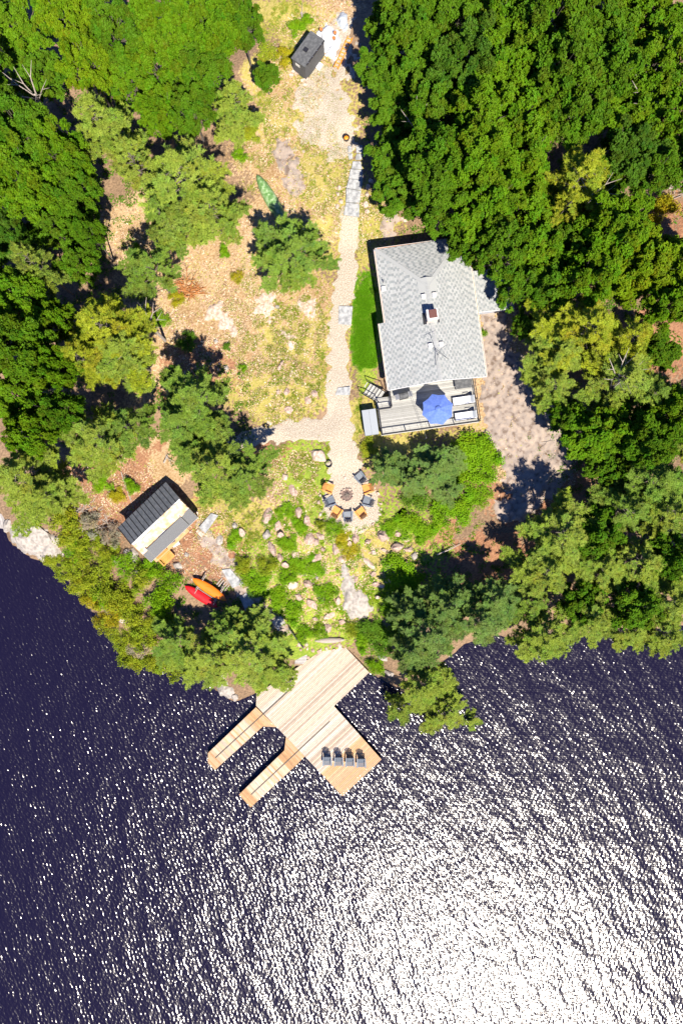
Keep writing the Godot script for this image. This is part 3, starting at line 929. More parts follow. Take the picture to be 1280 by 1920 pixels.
const SHRUBS_CLEARING := [[535, 105, 22, 0.9, 3], [555, 50, 18, 0.8, 0], [572, 40, 16, 0.8, 0], [500, 100, 22, 0.7, 1], [450, 290, 16, 0.7, 0], [470, 250, 20, 0.8, 1], [420, 470, 14, 0.6, 0], [445, 520, 14, 0.5, 3], [455, 690, 9, 0.4, 0], [425, 650, 9, 0.4, 2], [255, 470, 16, 0.8, 0], [300, 600, 20, 0.7, 0], [330, 560, 18, 0.7, 3], [1248, 385, 28, 2.6, 3], [1225, 420, 24, 2.0, 3], [905, 625, 9, 0.5, 0], [700, 545, 7, 0.4, 2], [190, 905, 24, 0.9, 0], [245, 910, 18, 0.8, 0], [320, 700, 18, 0.7, 2], [350, 640, 22, 0.8, 2], [220, 930, 18, 0.6, 3]]

const BUSH_BY := [[120, 990, "on the bank beside the bare shore rocks"], [180, 1000, "beside the brush pile"], [205, 1080, "on the lake bank below the cabin"], [240, 1180, "at the water's edge below the cabin"], [290, 1080, "below the cabin's lake side eave"], [330, 1140, "behind the kayak rack"], [300, 1220, "on the bank beside the dock pines"], [900, 860, "below the deck's outer corner"], [850, 950, "between the deck and the shaded bank"], [780, 985, "beside the young pines below the deck"],
	[750, 1080, "beside the shaded bank of the rocky slope"], [610, 990, "at the rim of the fire pit circle"], [560, 1060, "among boulders below the fire pit"], [540, 1140, "beside the gangway head"], [480, 1080, "beside the slab steps"], [580, 1190, "behind the upturned boat"], [700, 1200, "at the dock's landward corner"], [640, 1020, "beside the head of the wedge shaped outcrop"], [530, 970, "on the lawn edge beside the fire pit"], [690, 840, "at the storage bin's foot"], [545, 90, "against the black shed's back wall"],
	[560, 45, "behind the black shed"], [460, 270, "at the clearing edge above the canoe"], [430, 490, "in the leafy clearing below the canoe"], [440, 670, "in the open part of the clearing"], [310, 590, "beside the rust red needle heap"], [330, 670, "in the shaded hollow of the clearing"], [1240, 400, "in the deep wood beyond the cottage"], [905, 625, "against the cottage's outer wall"], [700, 545, "at the cottage's lawn side wall"], [210, 915, "behind the cabin's metal roof"], [720, 1130, "beside the foot of the wedge shaped outcrop"], [255, 470, "in the gap between the woods"]]

func make_shrubs():
	for list in [SHRUBS_SHORE, SHRUBS_SLOPE, SHRUBS_CLEARING]:
		for o in list:
			var best := 1e9
			var where := ""
			for k in BUSH_BY:
				var d := Vector2(o[0], o[1]).distance_to(Vector2(k[0], k[1]))
				if d < best:
					best = d
					where = k[2]
			var group := "shrubs on the bank below the cabin" if list == SHRUBS_SHORE else ("bushes on the rocky slope" if list == SHRUBS_SLOPE else "small bushes in the clearing")
			shrub(o[0], o[1], o[2], o[3], o[4], "%s %s bush %s" % ["small" if o[2] < 20 else ("big" if o[2] > 29 else "rounded"), ["bright green", "olive green", "deep green", "golden", "grey twiggy"][o[4]], where], group)

func inside(list: Array, px: float, py: float) -> bool:
	for b in list:
		var dx: float = (px - b[0]) / b[2]
		var dy: float = (py - b[1]) / b[3]
		if dx * dx + dy * dy < 1.0: return true
	return false

# ground cover, litter and grass, sown in patches [px, py, rx, ry]
func sow(called, label, category, m: Mesh, mat, patches: Array, count: int, lo: float, hi: float, rise: float, gap: float, palette: Array):
	var spots := []
	var tints := []
	var area := 0.0
	for b in patches: area += b[2] * b[3]
	for b in patches:
		for i in int(count * b[2] * b[3] / area):
			var a := rng.randf() * TAU
			var r := sqrt(rng.randf()) * (1.0 + rng.randfn() * 0.08)
			var p := ground(b[0] + cos(a) * r * b[2], b[1] + sin(a) * r * b[3])
			if fine.get_noise_2d(p.x * 0.55 + 200.0, p.z * 0.55) < gap or p.y < 0.15: continue
			if taken(p): continue
			spots.append(spot(p + Vector3(0, rise, 0), rng.randf_range(lo, hi), 0.25))
			var c: Color = palette[rng.randi() % palette.size()]
			tints.append(c * rng.randf_range(0.8, 1.2))
	var o := MultiMeshInstance3D.new()
	o.multimesh = scatter(m, spots, tints)
	o.material_override = mat
	o.name = called
	add_child(o, true)
	tag(o, label, category, "", "stuff")

var keep_clear := []
func taken(p: Vector3) -> bool:
	for k in keep_clear:
		if Geometry2D.is_point_in_polygon(Vector2(p.x, p.z), k): return true
	return false

func make_cover():
	var flake := Shape.new()
	for i in 5:
		var at := Vector3(rng.randfn() * 0.12, 0.012 + rng.randf() * 0.02, rng.randfn() * 0.12)
		var f := Vector3(rng.randfn(), rng.randfn() * 0.25, rng.randfn()).normalized() * rng.randf_range(0.035, 0.07)
		var g := f.cross(Vector3.UP) * 0.6
		flake.quad(at - f, at + g * 1.0, at + f, at - g)
	var litter := [[500, 280, 70, 80], [440, 500, 90, 90], [400, 570, 90, 80], [520, 600, 100, 110], [620, 25, 40, 40], [560, 420, 110, 50], [370, 690, 90, 70], [300, 600, 50, 70], [235, 440, 60, 60], [210, 910, 100, 60], [600, 350, 60, 110], [560, 130, 60, 100], [520, 730, 80, 70], [680, 420, 60, 60], [590, 1080, 110, 110], [930, 700, 50, 150], [700, 1040, 70, 60], [550, 900, 60, 60], [1000, 880, 80, 80], [390, 1020, 70, 70]]
	sow("leaf_litter", "dry tan fallen leaves strewn over the clearing and slope", "leaf litter", flake.mesh(), M.litter, litter, 30000, 0.7, 1.5, 0.0, -0.35, [Color(0.5, 0.37, 0.22), Color(0.62, 0.5, 0.36), Color(0.4, 0.27, 0.14), Color(0.25, 0.15, 0.08), Color(0.54, 0.36, 0.25), Color(0.34, 0.33, 0.07)])
	var blade := needle_tuft(12, 0.12, 0.02)
	sow("lawn_grass", "dense green lawn grass strip beside the cottage wall", "grass", blade, M.grass, [[684, 545, 18, 34], [678, 590, 18, 44], [690, 600, 24, 50], [672, 640, 16, 40], [690, 650, 28, 42], [683, 678, 22, 18]], 14000, 0.8, 1.3, 0.0, -1.0, [Color(0.46, 1.05, 0.2), Color(0.38, 0.92, 0.16), Color(0.55, 1.2, 0.2)])
	sow("clearing_grass", "sparse yellow-green grass over the clearing beside the gravel path", "grass", blade, M.grass, [[560, 640, 70, 120], [600, 340, 60, 110], [520, 740, 80, 60], [565, 860, 60, 50], [575, 920, 40, 70], [560, 190, 80, 90], [680, 420, 45, 55], [690, 790, 26, 70], [430, 980, 70, 50], [540, 50, 60, 50], [500, 600, 80, 120], [480, 280, 40, 80]], 34000, 0.8, 1.5, 0.0, -0.15, [Color(1.0, 0.95, 0.8), Color(0.8, 1.0, 0.6), Color(1.4, 1.1, 1.3), Color(0.6, 0.9, 0.5)])
	sow("slope_plants", "low bright green leafy plants covering the rocky slope", "ground cover", M.bush_clump, M.shrub[0], [[620, 1050, 140, 110], [560, 1140, 110, 60], [690, 1120, 90, 80], [880, 880, 60, 70], [800, 980, 100, 50], [545, 990, 40, 60], [700, 1200, 50, 40], [480, 1060, 60, 60]], 6500, 0.6, 1.3, 0.06, 0.02, [Color(1, 1, 1), Color(1.3, 1.05, 1), Color(0.8, 0.95, 1), Color(1.6, 1.15, 1.2)])
	sow("forest_undergrowth", "low leafy plants growing on the forest floor under the trees", "undergrowth", M.bush_clump, M.shrub[2], [[130, 400, 150, 400], [1000, 250, 300, 260], [1150, 800, 130, 330], [900, 1100, 160, 100], [400, 1150, 110, 80], [380, 780, 100, 110]], 9000, 1.0, 2.0, 0.1, 0.05, [Color(1, 1, 1), Color(1.2, 1.0, 0.9), Color(0.8, 0.9, 1)])

# ---------------------------------------------------------------- stones
func make_rock_meshes():
	for k in 7:
		var s := Shape.new()
		var n := 9
		var m := 6
		var cuts := []
		for c in 14: cuts.append([Vector3(rng.randfn(), rng.randfn() * 0.6 + 0.1, rng.randfn()).normalized(), rng.randf_range(0.5, 0.85)])
		var pts := []
		for j in m + 1:
			for i in n:
				var th := PI * j / m
				var ph := TAU * (i + 0.5 * (j & 1)) / n
				var d := Vector3(sin(th) * cos(ph), cos(th), sin(th) * sin(ph))
				var r := 1.0 + fine.get_noise_3d(d.x * 1.2 + k * 9.0, d.y * 1.2, d.z * 1.2) * 0.55
				for c in cuts:
					var q: float = d.dot(c[0])
					if q > 0.05: r = minf(r, c[1] / q)
				pts.append(d * r)
		for j in m:
			for i in n:
				var a: Vector3 = pts[j * n + i]
				var b: Vector3 = pts[j * n + (i + 1) % n]
				var e: Vector3 = pts[(j + 1) * n + i]
				var f: Vector3 = pts[(j + 1) * n + (i + 1) % n]
				if j & 1:
					s.tri_out(a, b, f, a); s.tri_out(a, f, e, e)
				else:
					s.tri_out(a, b, e, a + e); s.tri_out(b, f, e, e + f)
		rock_meshes.append(s.mesh())

var rock_no := 0
func rock(px, py, rx, rz, tall, mat, turn_deg, label, group := "", called := "boulder", sink := 0.48):
	var at := ground(px, py)
	var o = part(called, rock_meshes[rock_no % rock_meshes.size()], mat)
	rock_no += 1
	var b := Basis(Vector3.UP, deg_to_rad(-turn_deg)).scaled_local(Vector3(rx / 19.0, tall, rz / 19.0))
	o.transform = Transform3D(b, at + Vector3(0, tall * (1.0 - 2.0 * sink) * 0.5, 0))
	tag(o, label, "rock", group)

const SLOPE_ROCKS := [[520, 985, 10, 14, .4, 10, 0], [575, 975, 8, 14, .35, -10, 0], [600, 1005, 12, 9, .35, 20, 0], [640, 1050, 9, 7, .3, 0, 1], [565, 1075, 14, 8, .35, 15, 0], [655, 1020, 6, 8, .3, 10, 0], [690, 1015, 9, 7, .35, -20, 0], [700, 1035, 8, 6, .3, 30, 1], [760, 1010, 10, 7, .4, 20, 0], [765, 1030, 12, 8, .4, -10, 0], [600, 1120, 10, 7, .35, 35, 0], [560, 1120, 9, 12, .4, -30, 0], [535, 1060, 10, 8, .35, 20, 0], [525, 1045, 8, 12, .35, -10, 0], [640, 1165, 10, 7, .35, 0, 0], [705, 1095, 10, 7, .3, 20, 0], [725, 1060, 8, 5, .3, 0, 1], [499, 970, 12, 22, .5, 20, 0], [499, 1003, 11, 12, .45, 40, 2], [527, 1004, 9, 9, .4, 10, 0], [510, 1028, 9, 22, .45, -20, 0], [553, 1039, 12, 10, .4, 30, 0], [594, 1045, 16, 9, .4, -30, 0], [630, 1028, 10, 18, .4, 20, 0], [578, 1010, 12, 12, .35, 40, 0], [592, 1016, 9, 10, .35, 0, 0], [550, 1097, 13, 11, .45, -25, 1], [577, 1094, 13, 11, .45, 10, 0], [583, 1130, 20, 10, .45, 40, 0], [617, 1153, 15, 8, .4, -20, 1], [614, 1177, 11, 14, .5, 30, 0], [689, 1055, 20, 6, .3, 40, 1], [715, 1099, 9, 6, .3, 0, 1], [732, 1089, 6, 6, .3, 0, 1], [745, 1025, 17, 12, .55, -15, 0], [776, 1042, 9, 10, .4, 0, 2], [720, 1031, 8, 4, .3, 20, 1], [745, 1121, 8, 4, .3, -15, 1], [607, 1071, 7, 7, .3, 0, 0], [594, 1083, 5, 5, .3, 0, 2], [634, 1127, 7, 11, .35, 10, 0], [666, 1008, 10, 16, .45, 0, 0], [650, 1009, 9, 6, .3, 0, 1], [745, 1001, 8, 6, .3, 20, 0], [560, 960, 9, 16, .35, 10, 0], [548, 920, 8, 16, .35, -20, 0], [534, 895, 9, 9, .35, 0, 1], [455, 1000, 8, 14, .35, -20, 0], [440, 985, 7, 9, .3, 0, 2], [590, 1160, 8, 5, .3, 20, 0], [700, 1075, 7, 7, .3, 0, 0], [667, 1085, 6, 10, .3, 20, 0], [540, 1140, 8, 6, .3, 20, 0], [605, 1030, 7, 5, .3, 10, 0], [708, 1120, 6, 5, .3, 0, 1]]

func make_rocks():
	var mats := [M.rock, M.rock_pale, M.rock_grey]
	for r in SLOPE_ROCKS: rock(r[0], r[1], r[2], r[3], r[4], mats[r[6]], r[5], "pinkish granite boulder among green plants on the slope above the dock", "boulders on the rocky slope")
	rock(719, 1004, 17, 16, .75, M.rock, 10, "large flat-faced pink boulder just below the fire pit")
	rock(596, 853, 21, 15, .6, M.rock_pale, 25, "big pale boulder on the green lawn beside the gravel path")
	for r in [[541, 767, 10, 9], [577, 749, 10, 11], [588, 737, 7, 7], [537, 735, 8, 9], [524, 690, 4, 8], [528, 681, 4, 9], [521, 735, 5, 6]]: rock(r[0], r[1], r[2], r[3], .25, M.rock, 30, "small pale stone lying in the yellow grass by the path bend", "stones in the grass by the path bend", "stone")
	for r in [[636, 352, 5, 6], [633, 364, 5, 5], [638, 378, 5, 5], [632, 388, 6, 6]]: rock(r[0], r[1], r[2], r[3], .25, M.rock_pale, 20, "pale edging stone beside the grey flagstone walk", "edging stones beside the flagstones", "stone")
	for r in [[690, 352, 5, 7], [688, 365, 6, 6], [685, 383, 7, 9], [688, 396, 6, 5], [757, 411, 10, 7], [694, 340, 6, 5]]: rock(r[0], r[1], r[2], r[3], .22, M.rock_pale, 10, "pale block stone in the grass behind the cottage", "block stones behind the cottage", "stone")
	for r in [[250, 1045, 14, 22, .5], [262, 1075, 12, 9, .4], [277, 1081, 16, 6, .35], [333, 1060, 13, 9, .4], [240, 1033, 10, 8, .35], [218, 1052, 6, 6, .3], [410, 1012, 8, 12, .3], [350, 1040, 7, 6, .25]]: rock(r[0], r[1], r[2], r[3], r[4], M.rock_grey, 15, "grey boulder beside the half roofed cabin", "grey boulders beside the cabin")
	for r in [[75, 1005, 40, 24, .6], [45, 1010, 26, 22, .5], [100, 1035, 26, 16, .5], [400, 1262, 12, 24, .5], [418, 1290, 14, 22, .5], [384, 1240, 12, 16, .45], [262, 1222, 14, 14, .4], [232, 1160, 10, 14, .4], [16, 985, 14, 20, .4], [440, 1305, 10, 8, .4], [700, 1245, 10, 12, .5], [730, 1262, 14, 9, .5], [715, 1232, 12, 7, .45]]: rock(r[0], r[1], r[2], r[3], r[4], M.rock_grey, 25, "bare grey rock at the water's edge", "grey rocks along the shoreline", "shore_rock")
	for i in 26: rock(560 + rng.randf() * 85 , 1208 + rng.randf() * 26 - 14.0 * 0, rng.randf_range(3, 6.5), rng.randf_range(3, 6), .22, [M.rock, M.rock_pale, M.rock][i % 3], rng.randf() * 90, "small reddish stone in the rubble between the dock and the slope", "rubble stones behind the dock", "stone")
	for i in 18:
		var a := TAU * i / 18.0 + rng.randfn() * 0.06
		rock(655 + cos(a) * 58, 945 + sin(a) * 50 + (4 if sin(a) > 0 else 0), rng.randf_range(3, 6), rng.randf_range(3, 5), .2, M.rock_pale, rng.randf() * 90, "small pale edging stone round the gravel fire pit circle", "edging stones round the fire pit circle", "stone")
	for r in [[425, 690, 6, 7], [405, 640, 6, 5], [520, 575, 6, 4]]: rock(r[0], r[1], r[2], r[3], .25, M.rock_grey, 0, "small grey stone in the leaf litter of the clearing", "grey stones in the clearing", "stone")
	outcrop("rock_outcrop", "long wedge of bare grey granite on the slope below the fire pit", [[645, 1045], [656, 1070], [666, 1100], [690, 1122], [698, 1145], [680, 1160], [660, 1160], [645, 1140], [640, 1105], [641, 1070]], M.rock_grey, 0.3, 0.22, 0.3, 0.14)
	outcrop("bedrock_sheet", "broad bare pinkish bedrock sheet beside the cottage's outer wall", [[903, 588], [948, 585], [955, 640], [985, 690], [1012, 745], [1060, 790], [1080, 860], [1050, 925], [1000, 950], [958, 945], [935, 870], [915, 830], [904, 760]], M.bedrock, 0.05, 0.12, 0.5, 0.2)
	outcrop("bedrock_patch", "bare pink rock patch in the dry grass below the gravel yard", [[520, 262], [545, 268], [556, 300], [578, 340], [570, 362], [540, 362], [528, 320], [510, 285]], M.bedrock, 0.05, 0.08, 0.5)
	outcrop("pale_rock_patch", "pale rock patch in the leaf litter below the pine by the canoe", [[485, 555], [510, 545], [518, 580], [498, 605], [480, 585]], M.rock_pale, 0.05, 0.1, 0.5)
	outcrop("pale_rock_patch", "white streaked rock patch beside the shaded part of the clearing", [[388, 570], [412, 570], [430, 590], [444, 618], [440, 632], [422, 615], [405, 605], [392, 600]], M.rock_pale, 0.06, 0.14, 0.5)
	outcrop("pale_rock_patch", "narrow pale rock streak in the clearing between pine and path", [[528, 618], [545, 625], [558, 645], [545, 650], [532, 635]], M.rock_pale, 0.05, 0.08, 0.35)
	outcrop("pale_rock_patch", "pale speckled rock patch at the path edge below the pine", [[560, 562], [590, 562], [598, 585], [578, 592], [562, 580]], M.rock_pale, 0.04, 0.08, 0.45)
	outcrop("rock_patch", "grey pink rock patch in the grass behind the cottage's corner", [[722, 395], [742, 392], [745, 420], [735, 450], [715, 448], [714, 420]], M.bedrock, 0.04, 0.06, 0.4)
	outcrop("shore_outcrop", "pale bare rock shelf at the water's edge below the dock pines", [[380, 1232], [402, 1240], [424, 1275], [444, 1312], [422, 1308], [398, 1268]], M.rock_grey, 0.25, 0.3, 0.3, 0.15)
	outcrop("shore_outcrop", "broad grey rock shelf on the bank beside the plank walkway end", [[20, 985], [60, 982], [108, 1008], [122, 1050], [86, 1050], [46, 1036], [22, 1015]], M.rock_grey, 0.2, 0.35, 0.4, 0.16)
	outcrop("rock_ledge", "low stepped rock ledge below the bedrock sheet", [[930, 940], [1000, 925], [1010, 950], [975, 975], [930, 978]], M.bedrock, 0.15, 0.3, 0.4)
# ---------------------------------------------------------------- built things
func rect(x0, z0, x1, z1) -> PackedVector2Array:
	return PackedVector2Array([Vector2(x0, z0), Vector2(x1, z0), Vector2(x1, z1), Vector2(x0, z1)])

# boards cut to a polygon: each board a part of its own, its mesh along local x so that the grain runs with it
func boards(parent, poly: PackedVector2Array, dir: Vector2, wide: float, gap: float, top: float, thick: float, pick: Callable, called := "plank"):
	dir = dir.normalized()
	var side := Vector2(-dir.y, dir.x)
	var lo := Vector2(1e9, 1e9)
	var hi := -lo
	var turned := PackedVector2Array()
	for p in poly:
		var q := Vector2(p.dot(dir), p.dot(side))
		turned.append(q)
		lo = lo.min(q)
		hi = hi.max(q)
	var basis := Basis(Vector3(dir.x, 0, dir.y), Vector3.UP, Vector3(side.x, 0, side.y))
	var s := lo.y
	var row := 0
	while s < hi.y - 0.02:
		var strip := rect(lo.x - 1, s + gap * 0.5, hi.x + 1, minf(s + wide - gap * 0.5, hi.y))
		for piece in Geometry2D.intersect_polygons(strip, turned):
			var mid := Vector2.ZERO
			for p in piece: mid += p / piece.size()
			var own := PackedVector2Array()
			for p in piece: own.append(p - mid)
			var sh := Shape.new()
			sh.prism(own, -thick, rng.randf_range(-0.003, 0.003))
			var at := dir * mid.x + side * mid.y
			part(called, sh.mesh(), pick.call(row, at), parent, Transform3D(basis, Vector3(at.x, top, at.y)))
		s += wide
		row += 1

func one_of(list: Array) -> Callable:
	return func(_r, _p): return list[rng.randi() % list.size()]

func dock_poly(marks: Array, h := 0.62) -> PackedVector2Array:
	var poly := PackedVector2Array()
	for m in marks: poly.append(plan(m[0], m[1], h))
	return poly

func inset(poly: PackedVector2Array, by: float) -> PackedVector2Array:
	return Geometry2D.offset_polygon(poly, -by)[0]

func make_dock():
	var h := 0.62
	var main := dock_poly([[643, 1209], [692, 1261], [626, 1324], [715, 1424], [642, 1493], [571, 1418], [480, 1323], [481, 1300], [532, 1270], [577, 1237], [600, 1222]])
	var along := Vector2(0.73, -0.68)
	var t = thing("lake_dock", "wide pale plank dock platform carrying four chairs over the lake", "dock")
	var grey := plan(600, 1248, h)
	var tan_edge := plan(608, 1465, h)
	boards(t, main, along, 0.142, 0.018, h, 0.04, func(_r, p):
		var v: float = (p - grey).dot(Vector2(0.68, 0.73))
		if absf(v) < 0.95 and rng.randf() < 0.75 and p.x < 1.0 and p.y < 14.5: return M.grey_plank[rng.randi() % 9]
		if (p - tan_edge).dot(Vector2(0.68, 0.73)) > -0.75: return M.tan_plank[[2, 3, 7, 8, 12, 13, 0][rng.randi() % 7]]
		return M.pale_plank[rng.randi() % 15])
	frame_under(t, main, h)
	var f1 := dock_poly([[480, 1326], [519, 1363.5], [493, 1362], [403, 1444], [390, 1430], [390, 1412]])
	var a = thing("finger_dock", "narrow tan finger dock with one clipped end corner", "dock", Vector3.ZERO, 0.0, "")
	finger(a, f1, plan(397, 1437, h), h)
	var f2 := dock_poly([[536, 1382], [571, 1418.5], [556, 1434], [470, 1514], [448, 1490], [533, 1407]])
	var b = thing("finger_dock", "narrow tan finger dock with a square end", "dock")
	finger(b, f2, plan(460, 1500, h), h)
	for k in [[[552, 1285], [404, 1421], "long thin dark steel pole lying on the clipped finger dock"], [[618, 1353], [471, 1490], "long thin dark steel pole lying on the square ended finger dock"]]:
		var s := Shape.new()
		var p := site(k[0][0], k[0][1], h)
		var q := site(k[1][0], k[1][1], h)
		s.tube(p + Vector3(0, 0.035, 0), q + Vector3(0, 0.035, 0), 0.04, 0.04, 6)
		tag(part("mooring_pole", s.mesh(), M.black_metal), k[2], "pole")

func frame_under(parent, poly: PackedVector2Array, h: float):
	var s := Shape.new()
	var small := inset(poly, 0.06)
	for i in small.size():
		var a := small[i]
		var b := small[(i + 1) % small.size()]
		s.bar(Vector3(a.x, h - 0.13, a.y), Vector3(b.x, h - 0.13, b.y), 0.06, 0.17)
	part("frame", s.mesh(), M.beam, parent)
	for i in small.size():
		var k := Shape.new()
		var a := small[i]
		k.tube(Vector3(a.x, -2.2, a.y), Vector3(a.x, h - 0.06, a.y), 0.08, 0.08, 8)
		part("post", k.mesh(), M.beam, parent)

func finger(t, poly: PackedVector2Array, end: Vector2, h: float):
	var axis := Vector2(0.72, -0.68)
	boards(t, poly, Vector2(0.68, 0.72), 0.14, 0.012, h, 0.04, func(_r, p):
		var d: float = (p - end).dot(axis)
		if d < 0.75 or d > 4.9: return M.tan_plank[rng.randi() % 15]
		if rng.randf() < 0.12: return M.tan_plank[rng.randi() % 5]
		return M.cream_plank[rng.randi() % 12])
	frame_under(t, poly, h)

# ---- chairs: they face local +z
func make_chair(called, label, mat, back_mat, at: Vector3, turn: float, group):
	var t = thing(called, label, "chair", at, turn, group)
	var s := Shape.new()
	for i in 6:
		var z := 0.36 - i * 0.1
		s.box(Vector3(0, 0.37 - i * 0.022, z), Vector3(0.54, 0.022, 0.088), Basis(Vector3.RIGHT, -0.21))
	part("seat", s.mesh(), mat, t)
	s = Shape.new()
	for i in 5:
		var x := (i - 2) * 0.108
		var l: float = [0.78, 0.88, 0.92, 0.88, 0.78][i]
		var a := Vector3(x * 0.9, 0.26, -0.16)
		var b := Vector3(x * 1.22, 0.26 + l * 0.92, -0.16 - l * 0.4)
		var d := (b - a).normalized()
		s.box((a + b) * 0.5, Vector3(0.1, l, 0.022), Basis(d.cross(Vector3(0, 0.4, 0.92)).normalized(), d, Vector3(0, 0.4, 0.92)))
	s.box(Vector3(0, 0.62, -0.36), Vector3(0.66, 0.05, 0.03), Basis(Vector3.RIGHT, -0.4))
	part("backrest", s.mesh(), back_mat, t)
	for x in [-1.0, 1.0]:
		s = Shape.new()
		s.prism(PackedVector2Array([Vector2(x * 0.28, 0.42), Vector2(x * 0.42, 0.42), Vector2(x * 0.44, 0.3), Vector2(x * 0.38, -0.42), Vector2(x * 0.31, -0.42), Vector2(x * 0.29, 0.2)]), 0.56, 0.585)
		part("armrest", s.mesh(), mat, t)
		s = Shape.new()
		s.box(Vector3(x * 0.3, 0.28, 0.35), Vector3(0.03, 0.56, 0.09))
		part("leg", s.mesh(), mat, t)
		s = Shape.new()
		s.bar(Vector3(x * 0.27, 0.33, 0.36), Vector3(x * 0.27, 0.06, -0.62), 0.03, 0.11)
		part("leg", s.mesh(), mat, t)
	return t

func make_chairs():
	var h := 0.623
	var first = null
	var marks := [[613.5, 1427], [635, 1428], [656, 1429], [677, 1430.5]]
	for i in 4:
		var p := site(marks[i][0], marks[i][1] - 3.0, h)
		if first == null: first = make_chair("deck_chair", "dark grey slatted lounge chair in the row on the dock facing the lake", M.grey_slat, M.grey_slat, p, 0.0, "chairs in a row on the dock")
		else: copy_of(first, p, 0.0)
	var pit := ground(650, 928)
	var grey = null
	var orange = null
	for m in [[675, 896], [619, 941], [689, 941], [652, 968]]:
		var p := ground(m[0], m[1]) + Vector3(0, 0.03, 0)
		var turn := atan2(pit.x - p.x, pit.z - p.z)
		if m[1] == 896: turn = deg_to_rad(-140)
		var label := "grey slatted chair in the ring round the stone fire pit" if m[1] != 896 else "grey slatted chair standing outside the ring beside an orange chair"
		var group := "grey chairs round the fire pit" if m[1] != 896 else ""
		if grey == null: grey = make_chair("fireside_chair", label, M.grey_slat, M.grey_slat, p, turn, group)
		else: copy_of(grey, p, turn, label, group)
	for m in [[616, 916], [689, 917], [631, 960], [676, 962]]:
		var p := ground(m[0], m[1]) + Vector3(0, 0.03, 0)
		var turn := atan2(pit.x - p.x, pit.z - p.z)
		if orange == null: orange = make_chair("fireside_chair", "orange slatted chair in the ring round the stone fire pit", M.orange_slat, M.cedar, p, turn, "orange chairs round the fire pit")
		else: copy_of(orange, p, turn)
	# the fire pit itself
	var f = thing("fire_pit", "round fire pit of pink stones with grey ash inside", "fire pit", pit + Vector3(0, 0.03, 0))
	var s := Shape.new()
	s.lathe(Vector3.ZERO, [Vector2(0.5, 0.0), Vector2(0.3, 0.06), Vector2(0.001, 0.09)], 12)
	part("ash", s.mesh(), M.ash, f)
	for i in 12:
		var a := TAU * i / 12.0
		var o = part("stone", rock_meshes[i % 7], [M.rock_pale, M.rock][i % 2], f)
		o.transform = Transform3D(Basis(Vector3.UP, -a).scaled_local(Vector3(0.14, 0.13, 0.17) * rng.randf_range(0.85, 1.15)), Vector3(cos(a) * 0.52, 0.07, sin(a) * 0.52))
	for i in 4:
		s = Shape.new()
		var a := i * 0.9
		s.tube(Vector3(cos(a) * 0.3, 0.08, sin(a) * 0.3), Vector3(-cos(a) * 0.22, 0.16 + i * 0.03, -sin(a) * 0.22), 0.045, 0.04, 6)
		part("log", s.mesh(), M.bark, f)

# ---- a roof slope laid in courses of shingles; poly in (along eave, up slope) metres
func shingles(parent, called, o: Vector3, along: Vector3, up: Vector3, poly: PackedVector2Array):
	var n := along.cross(up).normalized()
	if n.y < 0: n = -n
	var slab := Shape.new()
	var tri := Geometry2D.triangulate_polygon(poly)
	var at := func(p: Vector2, lift: float) -> Vector3: return o + along * p.x + up * p.y + n * lift
	for i in range(0, tri.size(), 3):
		slab.tri_out(at.call(poly[tri[i]], -0.004), at.call(poly[tri[i + 1]], -0.004), at.call(poly[tri[i + 2]], -0.004), n)
		slab.tri_out(at.call(poly[tri[i]], -0.12), at.call(poly[tri[i + 1]], -0.12), at.call(poly[tri[i + 2]], -0.12), -n)
	var mid := Vector2.ZERO
	for p in poly: mid += p / poly.size()
	for i in poly.size():
		var a := poly[i]
		var b := poly[(i + 1) % poly.size()]
		var e := (a + b) * 0.5 - mid
		slab.quad_out(at.call(a, -0.12), at.call(b, -0.12), at.call(b, -0.004), at.call(a, -0.004), along * e.x + up * e.y)
	var plane = part(called, slab.mesh(), M.roof_deck, parent)
	var lo := Vector2(1e9, 1e9)
	var hi := -lo
	for p in poly:
		lo = lo.min(p)
		hi = hi.max(p)
	var s := Shape.new()
	var t := lo.y
	var row := 0
	while t < hi.y:
		var x := lo.x - (0.27 if row % 2 else 0.0) - 0.06 * (row % 3)
		var dark := true
		while x < hi.x:
			var l := rng.randf_range(0.19, 0.23) if dark else rng.randf_range(0.3, 0.36)
			var k := rng.randf_range(0.9, 1.1)
			s.tint = Color(0.24, 0.262, 0.268) * k if dark else Color(0.345, 0.36, 0.357) * k
			var lift := 0.007 if dark else 0.014
			for q in Geometry2D.intersect_polygons(rect(x, t, x + l, t + 0.165), poly):
				var idx := Geometry2D.triangulate_polygon(q)
				for i in range(0, idx.size(), 3):
					var v := []
					for j in 3:
						var p: Vector2 = q[idx[i + j]]
						v.append(at.call(p, lift if p.y < t + 0.07 else 0.001))
					s.tri_out(v[0], v[1], v[2], n)
				if q.size() == 4:
					s.quad_out(at.call(Vector2(x, t), 0.0), at.call(Vector2(x + l, t), 0.0), at.call(Vector2(x + l, t), lift), at.call(Vector2(x, t), lift), -up)
			x += l
			dark = not dark
		t += 0.165
		row += 1
	tag(part("shingle_courses", s.mesh(), M.shingle, plane), "", "", "", "stuff")
	return plane

func box_part(called, at: Vector3, size: Vector3, mat, parent, basis := Basis.IDENTITY):
	var s := Shape.new()
	s.box(Vector3.ZERO, size)
	return part(called, s.mesh(), mat, parent, Transform3D(basis, at))

